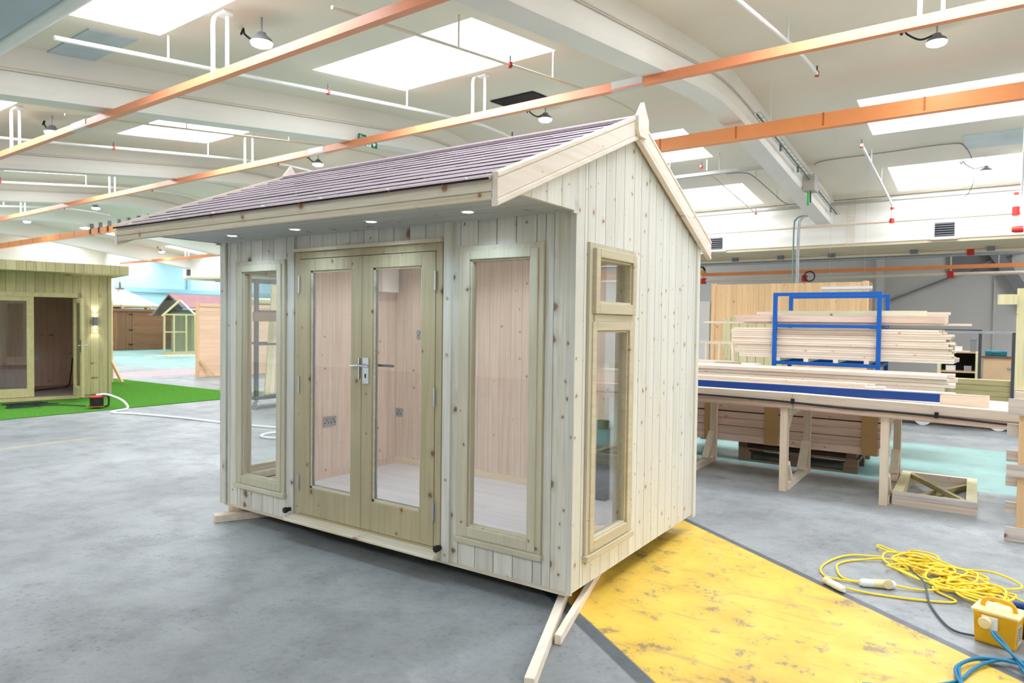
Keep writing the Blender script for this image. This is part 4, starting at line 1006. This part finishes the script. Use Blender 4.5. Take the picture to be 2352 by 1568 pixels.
for x in (-.8, .45): piece('leg', PINE_Z, tbl, x - .04, x + .04, -.3, .3, 0, .90)
for k in range(9):
    x = -1.75 + rnd.uniform(-.8, .3); y = 8.0 + rnd.uniform(0, .5)
    o = MB().box(-.16 - rnd.random() * .1, .2, -.04, .04, 0, .03 + .02 * rnd.random()).build('offcut', PINE_X, None, (-2.55 + k * .125, y, .941), rnd.uniform(-.4, .4)); tag(o, 'small pale offcut on the low bench left of the rack, %s from the left' % ORD[k], 'offcut', 'offcuts on the low bench')
o = thing('tube_light', 'white fluorescent tube light hanging above the blue rack', 'light', (-.25, 11.0, 2.29))
MB().box(-.43, .43, -.05, .05, 0, .05).build('housing', WHITE, o); MB().tube([(-.42, 0, -.01), (.42, 0, -.01)], .014, 8).build('tube', WHITE, o)
for x in (-.3, .3): MB().tube([(x, 0, .05), (x, 0, 3.42)], .0018, 5).build('suspension_wire', PIPEG, o)
o = thingB('hanging_cable', 'coiled blue cable looped over the low orange rail', 'cable', -3.55, 20.93, 3.33); MB().tube([(.16 * math.cos(t), .02, .16 * math.sin(t) - .1) for t in [k * math.pi / 10 for k in range(40)]], .022, 6).build('coil', plain('navy_cable', (52, 74, 110), .5), o)
o = thingB('hanging_plug', 'black cable and yellow plug hanging beside the gable edge', 'cable', -7.25, 20.9, 3.42); MB().tube([(.12 * math.cos(t), .02 * t, .16 * math.sin(t) + .1) for t in [k * math.pi / 8 for k in range(22)]], .025, 6).build('coil', BLACK, o); MB().box(.02, .14, -.06, .06, .02, .12).build('plug', YELP, o); MB().box(-.08, .05, -.06, .06, -.16, -.04).build('socket', WHITE, o)

# ================================================================== FOREGROUND RIGHT: cables and transformer
cy = thing('yellow_cable', 'tangled heap of yellow extension cable on the concrete', 'cable', (1.6, 1.85, 0))
pts = []; R = random.Random(3)
NL = 17
for k in range(NL):
    t = k / (NL - 1)
    c = Vector((-.10 + .33 * t + R.uniform(-.06, .06), .12 - .36 * t + R.uniform(-.07, .07), 0)); ra = R.uniform(.12, .30); rb = R.uniform(.07, .19); an = R.uniform(-.9, -.2); ph = R.uniform(0, 6.28)
    if k == 5: c += Vector((-.12, .26, 0)); ra = .2
    if k == 13: c += Vector((.1, .15, 0)); ra = .22
    for q in range(7):
        a = ph + q * 2 * math.pi / 7 * (1 if k % 3 else -1); x, y = ra * math.cos(a), rb * math.sin(a)
        pts.append((c.x + x * math.cos(an) - y * math.sin(an), c.y + x * math.sin(an) + y * math.cos(an), (.010 + .075 * R.random() * (1 - abs(t - .4))) if q % 2 else .012 + .03 * R.random()))
lead_a = [(-.20, -.38, .012), (-.36, -.42, .012), (-.41, -.38, .012), (-.455, -.60, .02)]
start = [(-.455, -.585, .02), (-.30, -.56, .008), (-.05, -.50, .008), (.12, -.40, .008), (.0, -.25, .012)]
end = [(-.20, .10, .03), (-.42, .05, .012), (-.54, -.12, .008), (-.50, -.34, .008), (-.43, -.40, .008), (-.335, -.415, .02)]
MB().tube(bez(start + pts + end, 6), .0068, 7).build('cable', YELC, cy, smooth=True)
MB().tube(bez([(-.32, .18, .015), (-.52, .08, .012), (-.62, -.22, .008), (-.56, -.42, .008), (-.33, -.425, .02)], 6), .0068, 7).build('cable', YELC, cy, smooth=True)
MB().tube(bez([(-.20, -.37, .02), (-.05, -.33, .012), (.08, -.25, .03), (.15, -.1, .03)], 6), .0068, 7).build('cable', YELC, cy, smooth=True)
p1 = thing('cable_plug', 'white and cream plug lying nearest the yellow walkway', 'plug', (1.12, 1.255, .024), math.radians(-42))
MB().lathe([(0, -.06), (.021, -.06), (.023, -.01), (.020, .05), (.014, .065), (0, .065)], (0, 0, 0), 14, 'x').build('body', WHITE, p1, smooth=True)
MB().lathe([(0, -.10), (.020, -.10), (.024, -.095), (.024, -.06), (0, -.06)], (0, 0, 0), 14, 'x').build('cap', OFFW, p1, smooth=True)
p2 = thing('cable_connector', 'white and cream cable connector with a raised lid', 'connector', (1.32, 1.435, .026), math.radians(24))
MB().lathe([(0, -.10), (.018, -.10), (.025, -.08), (.023, -.02), (0, -.02)], (0, 0, 0), 14, 'x').lathe([(0, .035), (.025, .035), (.024, .09), (.016, .10), (0, .10)], (0, 0, 0), 14, 'x').build('body', WHITE, p2, smooth=True)
MB().lathe([(0, -.025), (.025, -.025), (.026, .04), (0, .04)], (0, 0, 0), 14, 'x').build('collar', OFFW, p2, smooth=True)
MB().lathe([(0, 0), (.028, 0), (.028, -.008), (0, -.01)], (.05, -.027, .012), 14, 'y').build('lid', OFFW, p2, smooth=True)
bc = MB().tube(bez([(1.47, 2.0, .02), (1.45, 1.88, .03), (1.55, 1.6, .04), (1.58, 1.42, .02), (1.60, 1.30, .01), (1.66, 1.10, .01), (1.72, .99, .01), (1.80, .975, .012), (1.86, .98, .02)], 8), .006, 7).build('grey_cable', plain('slate_cable', (72, 88, 98), .5), smooth=True)
tag(bc, 'thin slate grey cable running from the heap to the yellow transformer', 'cable')
TF = thing('transformer', 'yellow site transformer box with a carrying handle and round socket', 'transformer', (1.905, .985, 0), math.radians(-14))
m = MB(); 
for z, sx, sy in ((0, .080, .062), (.012, .086, .068), (.158, .092, .072)):
    m.v += [(-sx, -sy, z), (sx, -sy, z), (sx, sy, z), (-sx, sy, z)]
m.f = [(3, 2, 1, 0), (8, 9, 10, 11)] + [(i * 4 + a, i * 4 + (a + 1) % 4, i * 4 + 4 + (a + 1) % 4, i * 4 + 4 + a) for i in range(2) for a in range(4)]
m.build('body', YELP, TF, bevel=.006)
MB().box(-.102, .102, -.082, .082, .158, .172).build('lid', YELL, TF, bevel=.004)
MB().tube(bez([(-.07, .0, .17), (-.06, 0, .20), (-.03, 0, .214), (.03, 0, .214), (.06, 0, .20), (.07, 0, .17)], 4), .011, 8).build('handle', YELP, TF, smooth=True)
so = MB().box(-.055, .015, -.084, -.07, .085, .148).build('socket_plate', WHITE, TF, bevel=.003)
MB().lathe([(0, 0), (.026, 0), (.029, -.02), (.026, -.03), (0, -.032)], (-.035, -.082, .118), 18, 'y').build('socket_cap', OFFW, so, smooth=True)
MB().box(.0885, .0915, -.05, .02, .03, .12).build('rating_label', plain('silver_label', (196, 198, 196), .4), TF)
lab_m = MB()
for k in range(5): lab_m.box(.0915, .0922, -.044, .014, .05 + k * .013, .055 + k * .013)
lab_m.build('label_print', DKSTEEL, TF)
pb = thing('blue_plug', 'blue plug lying behind the yellow transformer', 'plug', (2.03, 1.13, .16)); MB().lathe([(0, -.06), (.02, -.06), (.024, .0), (.018, .06), (0, .06)], (0, 0, 0), 12, 'x').build('body', plain('blue_plug', (28, 70, 140), .4), pb, smooth=True)
MB().tube([(-.07, 0, 0), (-.14, .02, -.02)], .008, 6).build('lead', YELC, pb)
piece('stand', BLACK, pb, -.03, .08, -.03, .04, -.16, -.024)
tc = MB().tube(bez([(1.40, .12, .009), (1.62, .26, .009), (1.745, .40, .009), (1.80, .55, .012), (1.86, .66, .02), (1.95, .72, .03), (2.05, .70, .012), (2.2, .66, .009)], 8), .0075, 7).tube(bez([(1.78, .30, .009), (1.755, .42, .014), (1.75, .54, .02), (1.80, .64, .022), (1.90, .71, .026), (2.02, .735, .03), (2.2, .70, .009)], 8), .0075, 7).tube(bez([(1.80, .24, .012), (1.735, .45, .022), (1.765, .58, .025), (1.84, .67, .03), (1.98, .70, .03), (2.2, .64, .02)], 8), .0075, 7).tube(bez([(2.0, .40, .009), (2.02, .50, .01), (2.0, .62, .02), (1.95, .76, .05), (1.895, .84, .09), (1.875, .85, .095), (1.90, .80, .08), (1.99, .68, .04), (2.06, .56, .012), (2.1, .42, .009)], 8), .0075, 7).build('blue_cable', TEALC, smooth=True)
tag(tc, 'loose loops of blue cable on the yellow walkway by the transformer', 'cable')

# ================================================================== LEFT SIDE
tf = MB().box(-18, -10.38, -6, 5.58, .001, .012).build('artificial_turf', GREENT)
tag(tf, 'bright green artificial grass mat under the garden studio', 'turf')
# garden studio; local x runs along its front, y goes into it
ST = thing('garden_studio', 'flat roofed timber garden studio standing on green turf at the left', 'studio', (-12.325, 3.501, .02), math.radians(75.36))
dop = (-2.9, -.50, .06, 1.965)
for a, b, p, q in segments(-3.2, 0, 0, 2.42, [dop], .146, -3.12): piece('cladding_board', STUD, ST, a + .002, b - .002, 0, .03, p, q)
for k in range(18): piece('cladding_board', STUD, ST, -.03, 0, .03 + k * .146, .174 + k * .146, 0, 2.42)
piece('corner_trim', STUD, ST, -.045, .012, -.012, .05, 0, 2.42)
piece('roof_soffit', STUDX, ST, -3.6, .20, -.48, 2.9, 2.37, 2.42); piece('roof_deck', FELT, ST, -3.6, .20, -.45, 2.9, 2.42, 2.53)
for k in range(26):
    x0 = -3.6 + k * .146
    piece('fascia_board', STUD, ST, x0 + .002, x0 + .144, -.51, -.48, 2.37, 2.545)
piece('fascia_board', STUDX, ST, .195, .215, -.51, 2.9, 2.37, 2.545)
for k in range(27): piece('lining_board', STIN, ST, -3.2 + k * .117, -3.085 + k * .117, 2.4, 2.42, .06, 2.36)
for k in range(19): piece('lining_board', STIN, ST, -.13, -.11, .1 + k * .12, .219 + k * .12, .06, 2.36)
piece('lining_wall', STIN, ST, -3.2, -3.18, .03, 2.4, .06, 2.36); piece('ceiling_lining', STIN, ST, -3.2, -.1, .03, 2.4, 2.34, 2.37)
piece('studio_floor', plain('dark_laminate', (160, 146, 144), .4), ST, -3.2, -.1, 0, 2.4, .03, .06)
MB().box(-2.95, -2.85, -.03, .06, .06, 2.0).box(-.56, -.49, -.03, .06, .06, 2.0).box(-2.95, -.49, -.03, .06, 1.92, 2.0).build('door_frame', STUDX, ST)
piece('door_sill', STUDX, ST, -2.95, -.55, -.07, .06, .0, .06)
sd = MB().box(-1.36, -1.25, -.02, .03, .07, 1.92).box(-2.36, -2.26, -.02, .03, .07, 1.92).box(-2.26, -1.36, -.02, .03, .07, .23).box(-2.26, -1.36, -.02, .03, 1.84, 1.92).build('door', STUDX, ST)
MB().box(-2.26, -1.36, .0, .008, .23, 1.84).build('pane', GLASS, sd)
sl = MB().box(-.045, 0, 0, .10, .07, 1.90).box(-.045, 0, .5, .62, .07, 1.90).box(-.045, 0, .1, .5, .07, .25).box(-.045, 0, .1, .5, 1.82, 1.90).build('door', STUDX, ST, (-.64, -.03, 0), math.radians(180 + 4))
MB().box(-.027, -.02, .1, .5, .25, 1.82).build('pane', GLASS, sl)
MB().tube([(-.1, .57, 1.03), (.05, .57, 1.03)], .012, 8).box(-.01, .005, .53, .6, .9, 1.12).build('handle', CHROME, sl)
sc = MB().box(-.035, .035, -.09, 0, 1.39, 1.56).build('wall_light', GREYD, ST, (-.27, 0, 0))
for z0, rx in ((1.57, math.pi), (1.38, 0)):
    MB().lathe([(0, 0), (.028, 0), (.028, .004), (0, .004)], (0, -.05, z0 - .002), 12).build('lens', SPOT, sc)
    ld = bpy.data.lights.new('wall_light_beam', 'SPOT'); ld.energy = 3.5; ld.spot_size = math.radians(80); ld.spot_blend = .7; ld.shadow_soft_size = .02
    lo = bpy.data.objects.new('wall_light_beam', ld); COL.objects.link(lo); lo.parent = sc; lo.location = (0, -.055, z0 + (.01 if rx else -.01)); lo.rotation_euler = (rx, 0, 0)
for x, w in ((-1.75, .16), (-.95, .09)): MB().box(x - w / 2, x + w / 2, 2.385, 2.4, .62, .72).build('socket', STEEL, ST)
MB().tube(bez([(-.3, 2.3, .66), (-.35, 2.2, .3), (-.45, 1.9, .08), (-.8, 1.5, .07), (-1.2, 1.2, .07)], 5), .012, 6).build('power_lead', BLACK, ST)
# cable tangle, reel, hose
o = thing('black_lead', 'thin black lead tangled on the turf in front of the studio', 'cable', (-11.9, 1.9, .02)); R2 = random.Random(5)
MB().tube(bez([(R2.uniform(-.35, .35) + .25 * (k - 8) / 8 * .3, R2.uniform(-.45, .45), .012) for k in range(16)] + [(.9, .55, .012)], 5), .009, 5).build('lead', BLACK, o)
RL = thing('cable_reel', 'black cable reel with orange flanges on the edge of the turf', 'reel', (-10.72, 2.5, .02), math.radians(60))
MB().lathe([(0, -.07), (.105, -.07), (.105, .07), (0, .07)], (0, 0, .11), 20).build('drum', BLACK, RL, smooth=True)
for z in (.03, .19): MB().lathe([(0, -.007), (.125, -.007), (.125, .007), (0, .007)], (0, 0, z), 22).build('flange', plain('reel_orange', (196, 66, 44), .5) if z < .1 else bpy.data.materials['reel_orange'], RL, smooth=True)
MB().tube(bez([(.1, 0, .02), (.17, 0, .03), (.18, 0, .1), (.17, 0, .2), (.08, 0, .21)], 4), .014, 8).build('stand', BLACK, RL, smooth=True)
hs = MB().tube(bez([(-10.72, 2.5, .24), (-10.55, 2.6, .25), (-10.3, 2.72, .16), (-10.12, 2.72, .04), (-10.1, 2.5, .016), (-9.9, 2.38, .016), (-9.4, 2.55, .016), (-8.4, 2.75, .016), (-7.55, 2.84, .016), (-6.9, 2.95, .016), (-6.5, 3.05, .016), (-6.0, 3.2, .016), (-5.6, 2.9, .016), (-5.75, 2.5, .016), (-6.1, 2.45, .016), (-6.2, 2.75, .016), (-5.8, 3.0, .016), (-5.2, 3.1, .016)], 8), .017, 8).build('hose', WHITE, smooth=True)
tag(hs, 'white cable trailing from the reel across the concrete', 'cable')

# tall frame leaning by the studio
o = thing('panel_edge', 'tall pale timber panel with foot brace standing past the studio corner', 'panel', (-15.5, 5.0, 0))
piece('stile', PANZ, o, -.03, .03, -.04, .05, 0, 1.98); piece('stile', PANZ, o, -.03, .03, -1.5, -1.42, 0, 1.98)
for k in range(14): piece('board', PANY, o, -.012, .018, -1.42, -.04, .02 + k * .139, .157 + k * .139)
MB().beam((.03, .0, .55), (.35, .10, .02), .05, .06).build('foot_brace', PANZ, o); piece('block', PINE_X, o, .03, .06, -.04, .04, .9, .98)
# boarded panel beyond
o = thing('boarded_panel', 'upright pink boarded wall panel standing beyond the turf', 'panel', (-15.5, 7.2, 0))
piece('stile', PANZ, o, -.04, .04, 0, .07, 0, 2.0); piece('top_rail', PANY, o, -.04, .05, .07, 3.0, 1.90, 1.99); piece('base_rail', PANY, o, -.04, .05, .07, 3.0, 0, .06)
for k in range(15): piece('board', PANY, o, -.012, .022, .07, 3.0, .06 + k * .1226, .180 + k * .1226)
MB().beam((.04, .08, .45), (.30, .36, .02), .05, .06).build('foot_brace', PANZ, o)
# dark trolley with leaning boards behind the house
o = thing('steel_trolley', 'dark steel upright trolley with leaning boards seen through the left window', 'trolley', (-8.6, 4.15, 0))
for y in (0, .95):
    for x in (0, -.6):
        MB().lathe([(0, -.02), (.075, -.02), (.075, .02), (0, .02)], (x, y, .075), 16, 'y').build('castor_wheel', STEEL, o, smooth=True)
        piece('post', DKSTEEL, o, x - .03, x + .03, y - .03, y + .03, .16, 2.28)
piece('deck', DKSTEEL, o, -.66, .06, -.06, 1.01, .17, .23)
for x in (0, -.6):
    for z in (1.14, 2.26): piece('cross_bar', DKSTEEL, o, x - .02, x + .02, .03, .92, z - .02, z + .02)
piece('cross_bar', DKSTEEL, o, -.0, .04, .03, .92, 1.70, 1.74)
for y in (0, .95): piece('side_bar', DKSTEEL, o, -.57, -.03, y - .02, y + .02, 2.24, 2.28)
piece('timber_rail', PALLET, o, .035, .08, -.1, 1.05, 1.54, 1.70)
for k in range(6):
    b = MB().beam((-.05 - .03 * k, .25 + .12 * k, .235), (-.35 - .02 * k, .62 + .10 * k, 2.2), .09, .03, (1, 0, 0)).build('leaning_board', [GRN_Z, PINE_Z][k % 2], None, (-8.6, 4.15, 0))
    tag(b, 'narrow board leaning in the steel trolley, %s from the left' % ORD[k], 'board', 'boards leaning in the trolley')

# potting shed far away
PS = thing('potting_shed', 'far green timber potting shed with red roof and glazed gable porch', 'shed', (-27, 12.7, 0))
piece('body', STUD, PS, -2.6, -.9, 1.75, 3.8, 0, 1.85)
MB().prism([(-2.95, 1.80), (-1.6, 2.69), (-.5, 2.08), (-.5, 2.03), (-1.6, 2.63), (-2.95, 1.74)], 'y', 1.08, 4.1).build('roof', RED_ROOF, PS)
MB().prism([(-2.93, 1.735), (-1.6, 2.625), (-.52, 2.025), (-.54, 1.98), (-1.6, 2.57), (-2.93, 1.68)], 'y', 1.06, 1.75).build('roof_shade', plain('roof_shade_brown', (84, 74, 58), .8), PS)  # shade under the roof overhang, put into a dark brown layer
piece('eaves_board', PANY, PS, -.56, -.50, 1.1, 4.1, 1.95, 2.05)
for y in (0, .42, .98, 1.38): piece('porch_post', STUDX, PS, -.06, 0, y - .035, y + .035, 0, 1.75)
piece('porch_rail', STUDX, PS, -.06, 0, 0, 1.4, 1.70, 1.76); piece('porch_rail', STUDX, PS, -.05, 0, 0, .98, .95, 1.0); piece('porch_rail', STUDX, PS, -.05, 0, 0, 1.4, 0, .12)
for y0, y1 in ((.035, .385), (.455, .945), (1.015, 1.345)): MB().box(-.035, -.028, y0, y1, .12, 1.7).build('pane', GLASS_FAR, PS)
MB().beam((-.03, -.1, 1.66), (-.03, .7, 2.36), .06, .09, (1, 0, 0)).build('gable_rafter', STUDX, PS); MB().beam((-.03, 1.5, 1.66), (-.03, .7, 2.36), .06, .09, (1, 0, 0)).build('gable_rafter', WHITE, PS)
MB().prism([(.1, 1.76), (1.3, 1.76), (.7, 2.28)], 'x', -.04, -.03).build('pane', GLASS_FAR, PS)
MB().add([(-.0, 1.5, 1.68), (-1.2, 1.5, 1.68), (-1.2, .7, 2.36), (0, .7, 2.36)], [(0, 1, 2, 3)]).build('glass_roof', GLASS_FAR, PS); MB().add([(0, -.1, 1.68), (-1.2, -.1, 1.68), (-1.2, .7, 2.36), (0, .7, 2.36)], [(3, 2, 1, 0)]).build('glass_roof', GLASS_FAR, PS)
# brown boarded store
BS = thing('brown_store', 'long brown boarded store with a slatted door at the far left', 'shed', (-32, 12.6, 0))
for k in range(13): piece('board', BROWN_Y, BS, -.02, 0, 1.25, 3.9, .02 + k * .143, .160 + k * .143)
for k in range(9): piece('door_slat', BROWN_Z, BS, -.02, .01, .5 + k * .082, .572 + k * .082, .03, 1.88)
piece('door_post', BROWN_Z, BS, -.03, .03, .40, .49, 0, 1.92); piece('door_post', BROWN_Z, BS, -.03, .03, 1.24, 1.32, 0, 1.92)
piece('top_rail', BROWN_Y, BS, -.06, .06, .3, 3.95, 1.88, 2.0); piece('body', BROWN_Y, BS, -2.0, -.03, .3, 3.9, 0, 1.88)
for z in (.25, .95, 1.7): MB().box(.01, .03, 1.1, 1.3, z, z + .05).build('door_hinge', BLACK, BS)
# gazebo behind it
GZ = thing('gazebo', 'glazed roof gazebo with finial rising behind the brown store', 'gazebo', (-36.3, 15.4, 0))
n = 8; ring = [(1.9 * math.cos(k * 2 * math.pi / n + .39), 1.9 * math.sin(k * 2 * math.pi / n + .39)) for k in range(n)]
for k in range(n):
    a, b = ring[k], ring[(k + 1) % n]
    MB().add([(a[0], a[1], 2.2), (b[0], b[1], 2.2), (0, 0, 3.1)], [(0, 1, 2)]).build('roof_pane', WHTW if k % 2 else GREYW, GZ)
    MB().beam((a[0] * 1.03, a[1] * 1.03, 2.2), (0, 0, 3.13), .09, .07).build('rafter', WHITE, GZ)
    MB().beam((a[0], a[1], 2.17), (b[0], b[1], 2.17), .08, .1).build('eaves_rail', STUDX, GZ)
    piece('post', STUDX, GZ, a[0] - .05, a[0] + .05, a[1] - .05, a[1] + .05, 0, 2.15)
    MB().beam((a[0], a[1], 1.0), (b[0], b[1], 1.0), .05, 1.9).build('side_panel', STUD, GZ)
MB().lathe([(0, 3.08), (.22, 3.10), (.22, 3.14), (.06, 3.16), (.04, 3.3), (.06, 3.36), (.0, 3.55)], (0, 0, 0), 10).build('finial', BROWN_Z, GZ)
# pale flat roofed shed right of it
o = thing('pale_shed', 'far pale shed top showing beside the summerhouse corner', 'shed', (-31, 18.6, 0)); piece('body', STUD, o, -1, 0, -.2, 3, 0, 2.45); piece('roof', WHTW, o, -1.2, .2, -.4, 3.2, 2.62, 2.75); piece('fascia', STUDX, o, .1, .22, -.4, 3.2, 2.45, 2.64)
for k in range(6):
    o = MB().box(-.05, .05, -.8 + .1 * k, .8, 0, .03).build('loose_plank', PINE_Y, None, (-26.2 + .30 * k, 12.2 + .22 * k, .001), rnd.uniform(-.12, .12))
    tag(o, 'pale plank lying on the floor before the potting shed, %s from the front' % ORD[5 - k], 'plank', 'planks on the floor by the potting shed')
